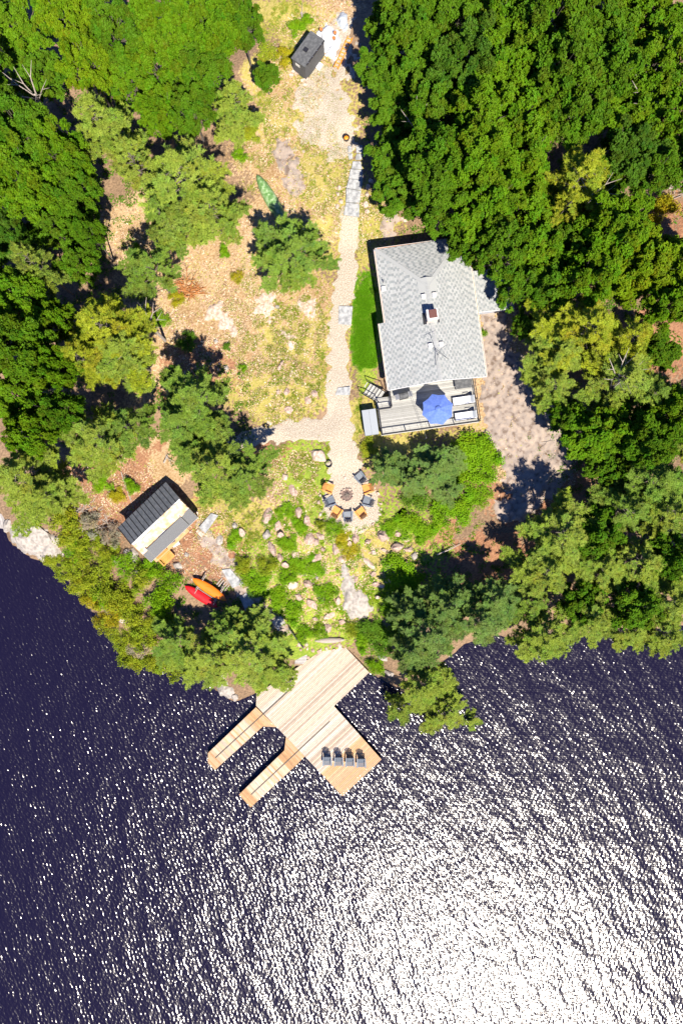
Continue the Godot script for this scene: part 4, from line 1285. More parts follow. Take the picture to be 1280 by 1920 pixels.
func make_cottage():
	var g := 5.0
	var c = thing("cottage", "lake cottage with pale grey shingled roof and small side wing", "house", Vector3(3.853, 0, -10.15), deg_to_rad(8.0))
	var eave := 7.55
	var ridge := 9.25
	var ru := 4.15
	# walls
	var outline := PackedVector2Array([Vector2(0.45, -0.35), Vector2(7.7, -0.35), Vector2(7.7, -11.0), Vector2(0.9, -11.0), Vector2(0.9, -5.0), Vector2(0.45, -5.0)])
	var s := Shape.new()
	s.prism(outline, g - 0.4, eave - 0.1)
	part("wall", s.mesh(), M.siding, c)
	s = Shape.new()
	s.tri_out(Vector3(0.45, eave - 0.1, -0.35), Vector3(7.7, eave - 0.1, -0.35), Vector3(ru, ridge - 0.25, -0.35), Vector3.BACK)
	part("gable", s.mesh(), M.siding, c)
	# windows and door on the deck side, a window on the lawn side
	for w in [[2.2, 1.1, 6.9, 1.0], [5.4, 1.6, 6.9, 1.1]]:
		var f = box_part("window", Vector3(w[0], w[2], -0.33), Vector3(w[1] + 0.12, w[3] + 0.12, 0.06), M.white_trim, c)
		box_part("pane", Vector3(0, 0, 0.035), Vector3(w[1], w[3], 0.02), M.glass, f)
	var d = box_part("door", Vector3(3.75, 6.95, -0.32), Vector3(0.9, 2.0, 0.06), M.white_trim, c)
	box_part("handle", Vector3(0.36, 0, 0.05), Vector3(0.04, 0.14, 0.06), M.black_metal, d)
	for z in [-2.6, -8.0]:
		var f = box_part("window", Vector3(0.43 if z > -5 else 0.88, 6.6, z), Vector3(0.06, 1.1, 1.2), M.white_trim, c)
		box_part("pane", Vector3(-0.035, 0, 0), Vector3(0.02, 0.98, 1.08), M.glass, f)
	# roof: two slopes, a hip at the wood end with a small dutch gable above it
	var apex := -7.6
	var wa := -11.45
	var slope_w := Vector3(ru, ridge - eave, 0)
	var lw := slope_w.length()
	var south := 0.12
	var xw := 0.48
	var part_t := xw / ru * lw
	var west := PackedVector2Array([Vector2(-south, 0), Vector2(5.4, 0), Vector2(5.4, part_t), Vector2(-wa, part_t), Vector2(-apex + 0.15, lw - 0.15 * lw / (ru)), Vector2(-apex, lw), Vector2(-south, lw)])
	west[4] = Vector2(-apex, lw)
	west.remove_at(5)
	shingles(c, "roof", Vector3(0, eave, 0), Vector3(0, 0, -1), slope_w / lw, west)
	var re := 8.12
	var slope_e := Vector3(-(re - ru), ridge - eave, 0)
	var le := slope_e.length()
	shingles(c, "roof", Vector3(re, eave, 0), Vector3(0, 0, -1), slope_e / le, PackedVector2Array([Vector2(-south, 0), Vector2(-wa, 0), Vector2(-apex, le), Vector2(-south, le)]))
	var y_hip := eave + (ridge - eave) * xw / ru
	var slope_n := Vector3(0, ridge - y_hip, apex - wa)
	var ln := slope_n.length()
	shingles(c, "roof", Vector3(xw, y_hip, wa), Vector3(1, 0, 0), slope_n / ln, PackedVector2Array([Vector2(0, 0), Vector2(re - xw - 0.45, 0), Vector2(ru - xw, ln)]))
	# dutch gable peak over the hip
	s = Shape.new()
	var peak := apex - 0.66
	var half := 0.75
	var drop := (ridge - eave) * half / ru
	for k in [-1.0, 1.0]:
		s.tint = Color(0.345, 0.36, 0.355)
		s.quad_out(Vector3(ru, ridge + 0.025, apex + 0.5), Vector3(ru, ridge + 0.025, peak), Vector3(ru + k * half, ridge - drop + 0.025, peak), Vector3(ru + k * half, ridge - drop + 0.025, apex + 0.5), Vector3.UP)
	part("dutch_gable", s.mesh(), M.shingle, c)
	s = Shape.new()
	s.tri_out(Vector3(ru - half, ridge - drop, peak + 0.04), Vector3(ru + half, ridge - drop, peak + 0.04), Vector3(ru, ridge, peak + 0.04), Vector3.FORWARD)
	part("gable_vent_shade", s.mesh(), M.black_metal, c)  # shadow in the vent under the peak is put in as plain black
	# ridge and hip caps
	s = Shape.new()
	for i in 40:
		var z := south - i * 0.2 - 0.1
		if z < apex - 0.5: break
		s.tint = Color(0.35, 0.365, 0.365) * rng.randf_range(0.92, 1.08)
		for k in [-1.0, 1.0]:
			s.quad_out(Vector3(ru, ridge + 0.05, z + 0.1), Vector3(ru, ridge + 0.03, z - 0.1), Vector3(ru + k * 0.17, ridge - 0.04, z - 0.1), Vector3(ru + k * 0.17, ridge - 0.02, z + 0.1), Vector3.UP)
	tag(part("ridge_cap", s.mesh(), M.shingle, c), "", "", "", "stuff")
	for k in [[Vector3(xw, y_hip, wa), 0.0], [Vector3(re - 0.4, eave + 0.12, wa), 0.0]]:
		s = Shape.new()
		s.tint = Color(0.35, 0.365, 0.365)
		var a: Vector3 = k[0]
		var b := Vector3(ru, ridge, apex)
		s.bar(a + Vector3(0, 0.02, 0), b + Vector3(0, 0.02, 0), 0.3, 0.02)
		part("hip_cap", s.mesh(), M.shingle, c)
	# white eave trim and gutters with a reddish back edge
	for k in [[Vector3(-0.05, eave - 0.03, south), Vector3(-0.05, eave - 0.03, -5.4)], [Vector3(xw - 0.05, y_hip - 0.05, -5.4), Vector3(xw - 0.05, y_hip - 0.05, wa)], [Vector3(re + 0.05, eave - 0.03, south), Vector3(re + 0.05, eave - 0.03, wa)], [Vector3(xw, y_hip - 0.05, wa - 0.05), Vector3(re - 0.4, eave - 0.03, wa - 0.05)]]:
		s = Shape.new()
		s.bar(k[0], k[1], 0.11, 0.1)
		var gutter = part("gutter", s.mesh(), M.white_trim, c)
		s = Shape.new()
		s.bar(k[0] + Vector3(0, 0.052, 0), k[1] + Vector3(0, 0.052, 0), 0.05, 0.012)
		part("gutter_litter", s.mesh(), M.cedar_dark, gutter)
	for k in [[Vector3(0, eave, south + 0.02), Vector3(ru, ridge, south + 0.02)], [Vector3(re, eave, south + 0.02), Vector3(ru, ridge, south + 0.02)]]:
		s = Shape.new()
		s.bar(k[0] - Vector3(0, 0.07, 0), k[1] - Vector3(0, 0.07, 0), 0.035, 0.16)
		part("verge_board", s.mesh(), M.white_trim, c)
	# chimney
	var ch = box_part("chimney", Vector3(4.08, 9.4, -4.98), Vector3(0.82, 1.7, 0.78), M.brick_white, c)
	box_part("chimney_crown", Vector3(0, 0.87, 0), Vector3(0.9, 0.07, 0.86), M.white_trim, ch)
	box_part("chimney_cap", Vector3(0.03, 1.06, -0.03), Vector3(0.62, 0.03, 0.66), M.brown_metal, ch)
	for x in [-1, 1]:
		for z in [-1, 1]: box_part("cap_leg", Vector3(0.03 + x * 0.26, 0.975, -0.03 + z * 0.28), Vector3(0.03, 0.15, 0.03), M.brown_metal, ch)
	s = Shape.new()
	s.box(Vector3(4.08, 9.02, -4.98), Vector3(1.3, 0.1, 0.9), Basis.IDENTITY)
	part("chimney_dark_plate", s.mesh(), M.black_metal, c)  # thin black plate reaching past the chimney on both sides
	# box vents on both sides of the ridge
	for z in [-6.75, -2.75]:
		for k in [-1.0, 1.0]:
			var v = box_part("roof_vent", Vector3(ru + k * 0.42, ridge - 0.42 * (ridge - eave) / ru + 0.1, z), Vector3(0.34, 0.16, 0.36), M.white_trim, c, Basis(Vector3.BACK, -k * 0.38))
			box_part("vent_lip", Vector3(0, 0.085, -0.19), Vector3(0.38, 0.012, 0.03), M.black_metal, v)
	var sv = box_part("wall_vent", Vector3(0.72, eave + 0.35, -8.1), Vector3(0.34, 0.3, 0.36), M.white_trim, c)
	box_part("vent_pipe", Vector3(0.05, 0.1, -0.55), Vector3(0.09, 0.5, 0.09), M.steel, sv)
	# side wing
	s = Shape.new()
	s.prism(rect(7.7, -8.4, 11.0, -5.5), g - 0.4, 7.0)
	part("wing_wall", s.mesh(), M.siding, c)
	var ww = box_part("window", Vector3(9.9, 6.5, -5.48), Vector3(1.3, 0.8, 0.06), M.white_trim, c)
	box_part("pane", Vector3(0, 0, 0.035), Vector3(1.16, 0.66, 0.02), M.glass, ww)
	var sl := Vector3(-3.2, 0.45, 0)
	shingles(c, "wing_roof", Vector3(11.3, 7.0, -5.25), Vector3(0, 0, -1), sl.normalized(), PackedVector2Array([Vector2(0, 0), Vector2(3.4, 0), Vector2(3.4, sl.length()), Vector2(0, sl.length())]))
	s = Shape.new()
	s.bar(Vector3(11.3, 6.93, -5.22), Vector3(8.15, 7.37, -5.22), 0.035, 0.16)
	part("verge_board", s.mesh(), M.white_trim, c)
	for p in [Vector3(10.0, 7.24, -6.4), Vector3(9.2, 7.35, -6.3)]:
		s = Shape.new()
		s.tube(p - Vector3(0, 0.1, 0), p + Vector3(0, 0.3, 0), 0.05, 0.05, 8)
		part("vent_pipe", s.mesh(), M.black_metal, c)
	make_antenna(c, ru, ridge)
	make_deck(c)

func local_point(c, p: Vector3) -> Vector3:
	return c.transform * p

func make_antenna(c, ru, ridge):
	var t = thing("roof_antenna", "spindly metal antenna mast on a tripod on the cottage roof ridge", "antenna", local_point(c, Vector3(ru, ridge + 0.05, -1.9)), c.rotation.y)
	for p in [Vector3(-0.35, -0.15, -0.7), Vector3(-0.25, -0.1, 0.75), Vector3(0.85, -0.4, 0.35)]:
		var s := Shape.new()
		s.tube(p, Vector3(0, 1.0, 0), 0.018, 0.018, 5)
		part("tripod_leg", s.mesh(), M.steel, t)
	var s := Shape.new()
	s.tube(Vector3(0, 0.0, 0), Vector3(0, 3.0, 0), 0.022, 0.018, 6)
	part("mast", s.mesh(), M.steel, t)
	s = Shape.new()
	s.tube(Vector3(-0.5, 2.95, 0.25), Vector3(0.5, 2.95, -0.25), 0.013, 0.013, 5)
	for i in 5:
		var q := Vector3(-0.45 + i * 0.22, 2.96, 0.22 - i * 0.11)
		s.tube(q - Vector3(0.12, 0, 0.25), q + Vector3(0.12, 0, 0.25), 0.008, 0.008, 4)
	part("aerial", s.mesh(), M.steel, t)

func make_deck(c):
	var y := 5.95
	var d = thing("sun_deck", "grey board deck with black railing on the cottage's lake side", "deck", c.position, c.rotation.y)
	var poly := PackedVector2Array([Vector2(0.1, -0.3), Vector2(7.3, -0.3), Vector2(7.3, 3.62), Vector2(-1.03, 3.62), Vector2(-1.03, 0.45), Vector2(0.1, 0.45)])
	boards(d, poly, Vector2(1, 0), 0.145, 0.012, y, 0.035, one_of(M.deck_board), "deck_board")
	var s := Shape.new()
	for e in [[Vector3(-1.0, y - 0.14, 3.6), Vector3(7.28, y - 0.14, 3.6)], [Vector3(-1.0, y - 0.14, 0.48), Vector3(-1.0, y - 0.14, 3.58)], [Vector3(7.28, y - 0.14, -0.2), Vector3(7.28, y - 0.14, 3.58)]]: s.bar(e[0], e[1], 0.04, 0.2)
	part("fascia", s.mesh(), M.white_trim, d)
	for x in [-0.8, 1.8, 4.4, 7.0]:
		for z in [0.7, 3.4]:
			box_part("post", Vector3(x, y - 0.9, z), Vector3(0.12, 1.75, 0.12), M.beam, d)
	# railing
	var rail := func(a: Vector3, b: Vector3):
		for h in [1.0, 0.1]:
			var k := Shape.new()
			k.bar(a + Vector3(0, h, 0), b + Vector3(0, h, 0), 0.06, 0.045)
			part("rail", k.mesh(), M.black_metal, d)
		var n := maxi(1, int(round(a.distance_to(b) / 1.9)))
		for i in n + 1:
			var p := a.lerp(b, float(i) / n)
			box_part("rail_post", p + Vector3(0, 0.51, 0), Vector3(0.07, 1.0, 0.07), M.black_metal, d)
		for i in int(a.distance_to(b) / 0.7):
			var p := a.lerp(b, (i + 0.5) * 0.7 / a.distance_to(b))
			box_part("cable_stay", p + Vector3(0, 0.55, 0), Vector3(0.012, 0.9, 0.012), M.steel, d)
	rail.call(Vector3(-0.97, y, 3.56), Vector3(7.24, y, 3.56))
	rail.call(Vector3(-0.97, y, 1.42), Vector3(-0.97, y, 3.44))
	rail.call(Vector3(7.24, y, -0.1), Vector3(7.24, y, 3.44))
	rail.call(Vector3(0.14, y, -0.2), Vector3(0.14, y, 1.35))
	rail.call(Vector3(-0.9, y, 1.42), Vector3(0.06, y, 1.42))
	# stair from the landing down towards the gravel path
	var st = thing("stair", "dark steel framed stair with grey treads down from the deck", "stairs", local_point(c, Vector3(-0.45, y, 0.5)), c.rotation.y)
	var dir := Vector3(-0.74, 0, -0.67)
	var side := Vector3(-0.67, 0, 0.74)
	for i in 6:
		var p := dir * (0.28 + i * 0.3) - Vector3(0, 0.165 * (i + 1), 0)
		var k := Shape.new()
		k.box(Vector3.ZERO, Vector3(0.25, 0.04, 1.05))
		part("tread", k.mesh(), M.deck_board[i % 4], st, Transform3D(Basis(dir, Vector3.UP, side), p))
		k = Shape.new()
		k.box(Vector3(-0.14, 0.0, 0), Vector3(0.045, 0.06, 1.05))
		part("nosing", k.mesh(), M.black_metal, st, Transform3D(Basis(dir, Vector3.UP, side), p))
	for k in [-1.0, 1.0]:
		var q := Shape.new()
		var o: Vector3 = side * k * 0.55
		q.bar(o + dir * 0.1 - Vector3(0, 0.12, 0), o + dir * 2.0 - Vector3(0, 1.1, 0), 0.05, 0.2)
		part("stringer", q.mesh(), M.black_metal, st)
		q = Shape.new()
		q.bar(o + dir * 0.1 + Vector3(0, 0.9, 0), o + dir * 2.0 - Vector3(0, 0.15, 0), 0.05, 0.045)
		part("handrail", q.mesh(), M.black_metal, st)
		for e in [[0.12, 0.9, -0.1], [1.98, -0.14, -1.0]]:
			q = Shape.new()
			q.bar(o + dir * e[0] + Vector3(0, e[1], 0), o + dir * e[0] + Vector3(0, e[2], 0), 0.05, 0.05)
			part("rail_post", q.mesh(), M.black_metal, st)
	# storage bin
	var b = thing("storage_bin", "pale grey two panel storage bin against the deck's side", "storage bin", local_point(c, Vector3(-1.78, 5.0, 2.38)), c.rotation.y)
	box_part("bin_body", Vector3(0, 0.52, 0), Vector3(1.1, 1.1, 2.05), M.bin_grey, b)
	for k in [-1.0, 1.0]: box_part("lid", Vector3(k * 0.295, 1.1, 0), Vector3(0.58, 0.06, 2.14), M.bin_grey, b, Basis(Vector3.BACK, -k * 0.05))
	# parasol
	var u = thing("parasol", "blue eight sided parasol open over the deck", "parasol", local_point(c, Vector3(3.72, y, 2.28)), c.rotation.y + 0.2)
	s = Shape.new()
	s.lathe(Vector3.ZERO, [Vector2(0.3, 0.0), Vector2(0.28, 0.09), Vector2(0.05, 0.12)], 14)
	part("base", s.mesh(), M.black_metal, u)
	s = Shape.new()
	s.tube(Vector3(0, 0.1, 0), Vector3(0, 2.5, 0), 0.022, 0.022, 8)
	part("pole", s.mesh(), M.steel, u)
	s = Shape.new()
	var k8 := func(i: int, r: float, h: float) -> Vector3: return Vector3(cos(TAU * i / 8.0) * r, h, sin(TAU * i / 8.0) * r)
	for i in 8:
		var m: Vector3 = (k8.call(i, 1.32, 1.98) + k8.call(i + 1, 1.32, 1.98)) * 0.5 * Vector3(0.95, 1, 0.95) + Vector3(0, 0.02, 0)
		var m2: Vector3 = (k8.call(i, 0.7, 2.24) + k8.call(i + 1, 0.7, 2.24)) * 0.5 - Vector3(0, 0.02, 0)
		var p0 := Vector3(0, 2.47, 0)
		for e in [[k8.call(i, 0.7, 2.25), k8.call(i, 1.32, 1.98)], [k8.call(i + 1, 0.7, 2.25), k8.call(i + 1, 1.32, 1.98)]]:
			s.tri_out(p0, e[0], m2, Vector3.UP)
			s.quad_out(e[0], e[1], m, m2, Vector3.UP)
			s.tri_out(e[1], m, e[1] - Vector3(0, 0.09, 0), e[1] * Vector3(1, 0, 1))
			s.quad_out(m, e[1] - Vector3(0, 0.09, 0), m - Vector3(0, 0.08, 0), m, m * Vector3(1, 0, 1))
	part("canopy", s.mesh(), M.parasol, u)
	s = Shape.new()
	s.lathe(Vector3(0, 2.46, 0), [Vector2(0.28, -0.06), Vector2(0.2, 0.03), Vector2(0.05, 0.09), Vector2(0.001, 0.11)], 8)
	part("vent_cap", s.mesh(), M.parasol, u)
	for i in 8:
		s = Shape.new()
		s.tube(k8.call(i, 0.03, 2.45), k8.call(i, 1.31, 1.97), 0.01, 0.008, 4)
		part("rib", s.mesh(), M.steel, u)
	# loungers
	var first = null
	for z in [1.72, 3.02]:
		var at := local_point(c, Vector3(6.15, y, z - 0.05))
		if first != null:
			copy_of(first, at, c.rotation.y, "white cushioned lounger beside the deck's outer corner rail")
			continue
		var l = thing("sun_lounger", "white cushioned lounger between the dark table and another lounger", "sun lounger", at, c.rotation.y, "white loungers on the deck")
		first = l
		for p in [Vector3(-0.75, 0, -0.3), Vector3(0.6, 0, -0.3), Vector3(-0.75, 0, 0.3), Vector3(0.6, 0, 0.3)]: box_part("leg", p + Vector3(0, 0.14, 0), Vector3(0.05, 0.28, 0.05), M.black_metal, l)
		box_part("frame", Vector3(-0.03, 0.28, 0), Vector3(1.75, 0.05, 0.7), M.black_metal, l)
		box_part("cushion", Vector3(-0.25, 0.36, 0), Vector3(1.2, 0.1, 0.62), M.cushion, l)
		var back = box_part("backrest", Vector3(0.62, 0.5, 0), Vector3(0.66, 0.1, 0.62), M.cushion, l, Basis(Vector3.BACK, 0.5))
		box_part("head_pillow", Vector3(0.18, 0.08, 0), Vector3(0.26, 0.08, 0.56), M.bin_grey, back)
		for k in [-1.0, 1.0]:
			s = Shape.new()
			s.bar(Vector3(0.15, 0.58, k * 0.36), Vector3(0.6, 0.58, k * 0.36), 0.05, 0.03)
			s.bar(Vector3(0.15, 0.58, k * 0.36), Vector3(0.1, 0.28, k * 0.36), 0.04, 0.03)
			part("armrest", s.mesh(), M.black_metal, l)
	# dark table
	var tb = thing("patio_table", "dark grey flat topped table in the deck corner by the cottage wall", "table", local_point(c, Vector3(6.3, y, 0.3)), c.rotation.y)
	box_part("tabletop", Vector3(0, 0.6, 0), Vector3(1.35, 0.05, 0.8), M.charcoal_roof, tb)
	for x in [-1, 1]:
		for z in [-1, 1]: box_part("leg", Vector3(x * 0.6, 0.29, z * 0.33), Vector3(0.06, 0.58, 0.06), M.black_metal, tb)
	# barbecue
	var q = thing("barbecue_grill", "black barbecue grill with side shelves against the cottage wall", "barbecue", local_point(c, Vector3(1.25, y, 0.62)), c.rotation.y + 0.12)
	box_part("cabinet", Vector3(0, 0.42, 0), Vector3(0.72, 0.8, 0.5), M.black_metal, q)
	s = Shape.new()
	for i in 6:
		var a0 := PI * i / 6.0
		var a1 := PI * (i + 1) / 6.0
		var e0 := Vector3(0, 0.82 + sin(a0) * 0.26, cos(a0) * 0.26)
		var e1 := Vector3(0, 0.82 + sin(a1) * 0.26, cos(a1) * 0.26)
		var r := Vector3(0.36, 0, 0)
		s.quad_out(e0 - r, e0 + r, e1 + r, e1 - r, e0 + e1 - Vector3(0, 1.64, 0))
		s.tri_out(Vector3(-0.36, 0.82, 0), e0 - r, e1 - r, Vector3.LEFT)
		s.tri_out(Vector3(0.36, 0.82, 0), e0 + r, e1 + r, Vector3.RIGHT)
	part("lid", s.mesh(), M.charcoal_roof, q)
	for k in [-1.0, 1.0]: box_part("side_shelf", Vector3(k * 0.55, 0.82, 0), Vector3(0.36, 0.04, 0.42), M.steel, q)
	s = Shape.new()
	s.tube(Vector3(-0.26, 0.94, 0.3), Vector3(0.26, 0.94, 0.3), 0.015, 0.015, 5)
	part("handle", s.mesh(), M.steel, q)
	# overhead wire from the gable to below the railing
	s = Shape.new()
	var a := Vector3(1.7, 7.4, 0.1)
	var e := Vector3(2.6, 6.9, 4.4)
	for i in 8:
		var t0 := i / 8.0
		var t1 := (i + 1) / 8.0
		s.tube(a.lerp(e, t0) - Vector3(0, sin(t0 * PI) * 0.12, 0), a.lerp(e, t1) - Vector3(0, sin(t1 * PI) * 0.12, 0), 0.012, 0.012, 4, false)
	s.tube(e, Vector3(2.6, 4.0, 4.4), 0.03, 0.035, 6)
	var wire = part("wire_pole", s.mesh(), M.steel)
	wire.transform = c.transform
	tag(wire, "thin cable strung from the cottage eave to a slim post below the deck", "cable")

func make_shed():
	var base := ground(577, 118)
	var g: float = hgt(-2.7, -37.0)
	var t = thing("black_shed", "small charcoal shed with flat roof hatch beside white tarps", "shed", Vector3(-2.71, g, -37.6), atan2(2.18, 1.58))
	# local x runs along the long side
	var l := 2.7
	var w := 1.36
	var s := Shape.new()
	s.prism(rect(-l / 2 + 0.05, -w / 2 + 0.05, l / 2 - 0.05, w / 2 - 0.05), -0.3, 2.2)
	part("wall", s.mesh(), M.charcoal_wall, t)
	for i in 6:
		box_part("wall_board", Vector3(-l / 2 + 0.045, 0.2 + i * 0.36, 0), Vector3(0.03, 0.34, w - 0.08), M.charcoal_wall, t)
		box_part("wall_board", Vector3(0, 0.2 + i * 0.36, w / 2 - 0.045), Vector3(l - 0.08, 0.34, 0.03), M.charcoal_wall, t)
	var r = box_part("roof", Vector3(0, 2.3, -0.03), Vector3(l + 0.06, 0.1, w + 0.02), M.charcoal_roof, t, Basis(Vector3.RIGHT, -0.06))
	box_part("roof_hatch", Vector3(-0.15, 0.09, -0.08), Vector3(0.36, 0.1, 0.36), M.black_metal, r)
	for i in 7: box_part("roof_strip", Vector3(0, 0.056, -0.6 + i * 0.19), Vector3(l + 0.05, 0.012, 0.17), M.charcoal_roof, r)
	box_part("gutter", Vector3(0.1, 0.03, w / 2 + 0.03), Vector3(l - 0.25, 0.09, 0.08), M.black_metal, r)
	for i in 4: box_part("gutter_bracket", Vector3(-0.9 + i * 0.6, 0.085, w / 2 + 0.03), Vector3(0.05, 0.02, 0.1), M.steel, r)
	box_part("notice", Vector3(-l / 2 + 0.02, 1.75, -0.12), Vector3(0.02, 0.34, 0.42), M.white_trim, t)
	# tarps, blocks and odds beside it
	for k in [[[595, 62], [612, 44], [633, 62], [640, 78], [632, 100], [634, 106], [628, 113], [612, 104], [606, 88], [600, 70], "crumpled white tarp spread beside the black shed", 0], [[629, 36], [640, 25], [650, 28], [651, 40], [654, 50], [648, 60], [640, 52], [634, 48], "pale blue grey tarp sheet beyond the white one by the shed", 1]]:
		var poly := PackedVector2Array()
		for m in k:
			if m is Array: poly.append(gplan(m[0], m[1]))
		var lift := polygon_lift(poly, 0.28, 0.5, 0.15)
		tag(drape("tarp", Array(poly), 0.1, lift, [M.white_sheet, M.grey_sheet][k[-1]]), k[-2], "tarp")
	for m in [[628, 68, 0], [626, 78, 1], [602, 62, 2]]:
		var p := ground(m[0], m[1])
		var o = thing("paint_bucket", "small reddish bucket standing on the white tarp", "bucket", p + Vector3(0, 0.35, 0), 0.0, "buckets on the white tarp")
		s = Shape.new()
		s.tube(Vector3.ZERO, Vector3(0, 0.24, 0), 0.11, 0.14, 10)
		part("bucket_body", s.mesh(), M.brown_metal, o)
		s = Shape.new()
		s.tube(Vector3(0, 0.24, 0), Vector3(0, 0.26, 0), 0.15, 0.15, 10)
		part("lid", s.mesh(), M.cedar_dark, o)
	for m in [[552, 128, 20], [550, 135, 40], [557, 138, 0], [561, 132, 30], [568, 152, 10], [575, 150, 60], [573, 160, 25], [546, 142, 15]]:
		var p := ground(m[0], m[1])
		var o = part("paving_block", block_mesh(), M.rock_pale)
		o.transform = Transform3D(Basis(Vector3.UP, deg_to_rad(m[2])), p + Vector3(0, 0.06, 0))
		tag(o, "pale paving block dumped in the grass at the black shed's corner", "paving block", "blocks at the shed corner")
	var slab = part("door_slab", slab_mesh([[592, 128], [599, 117], [606, 122], [598, 134]], 0.14), M.white_trim)
	tag(slab, "white concrete step at the black shed's long wall", "step")
	var lad = thing("extension_ladder", "orange ladder lying at the tree edge beside the tarps", "ladder", ground(643, 100) + Vector3(0, 0.12, 0), atan2(26.0, 12.0))
	for z in [-0.2, 0.2]: box_part("ladder_rail", Vector3(0, 0, z), Vector3(2.9, 0.09, 0.06), M.orange_plastic, lad)
	for i in 9: box_part("rung", Vector3(-1.3 + i * 0.32, 0, 0), Vector3(0.07, 0.05, 0.34), M.orange_plastic, lad)
	var planks = thing("scrap_plank", "brown scrap plank leaning in the litter beside the orange ladder", "plank", ground(634, 96) + Vector3(0, 0.15, 0), 1.2)
	box_part("board", Vector3.ZERO, Vector3(1.3, 0.05, 0.18), M.beam, planks)

func block_mesh() -> Mesh:
	var s := Shape.new()
	s.prism(PackedVector2Array([Vector2(-0.19, -0.1), Vector2(-0.17, -0.12), Vector2(0.18, -0.12), Vector2(0.2, -0.09), Vector2(0.19, 0.11), Vector2(-0.18, 0.12)]), -0.06, 0.1)
	return s.mesh()

func slab_mesh(marks: Array, rise: float, at_h := -99.0) -> Mesh:
	var poly := PackedVector2Array()
	var h := 0.0
	for m in marks:
		var p: Vector3 = ground(m[0], m[1]) if at_h < -50.0 else site(m[0], m[1], at_h)
		poly.append(Vector2(p.x, p.z))
		h = maxf(h, p.y)
	var s := Shape.new()
	s.prism(poly, h - 0.25, h + rise - 0.03)
	s.prism(inset(poly, 0.02), h + rise - 0.03, h + rise)
	return s.mesh()

func make_flagstones():
	var rows := [[652, 274, 658, 285], [663, 272, 676, 286]]
	var label := "pale grey flagstone in the stepped walk below the gravel yard"
	var grp := "flagstones below the gravel yard"
	for m in [[[652, 275], [659, 273], [660, 286], [652, 286]], [[667, 275], [679, 272], [680, 286], [668, 288]], [[652, 288], [660, 288], [661, 298], [654, 300]], [[668, 289], [680, 288], [677, 300], [666, 300]], [[661, 303], [676, 303], [679, 318], [659, 317]], [[657, 318], [680, 319], [680, 338], [653, 336]], [[654, 337], [680, 339], [677, 357], [649, 354]], [[649, 355], [677, 358], [674, 381], [648, 380]], [[648, 381], [674, 382], [673, 408], [644, 404]]]:
		tag(part("flagstone", slab_mesh(m, 0.06), M.flagstone), label, "flagstone", grp)
	tag(part("flagstone", slab_mesh([[635, 574], [661, 575], [658, 610], [634, 608]], 0.09), M.flagstone), "large pale grey flagstone laid across the path beside the lawn strip", "flagstone")
	tag(part("flagstone", slab_mesh([[633, 727], [656, 725], [656, 741], [628, 741]], 0.09), M.flagstone), "grey flagstone in the path beside the deck stair", "flagstone")
	for m in [[[374, 988], [396, 962], [410, 966], [386, 1000]], [[416, 1068], [432, 1066], [457, 1094], [437, 1102]], [[450, 1120], [462, 1111], [477, 1129], [462, 1146]], [[420, 850], [434, 838], [446, 846], [432, 858]]]:
		tag(part("stone_step", slab_mesh(m, 0.12), M.flagstone), "wide grey stone slab step on the path from the cabin to the dock", "stone step", "slab steps on the shore path")
	tag(part("stone_step", slab_mesh([[371, 991], [383, 1001], [378, 1007], [368, 997]], 0.1), M.rock_pale), "small pale block at the foot of the slab step beside the cabin", "stone step")

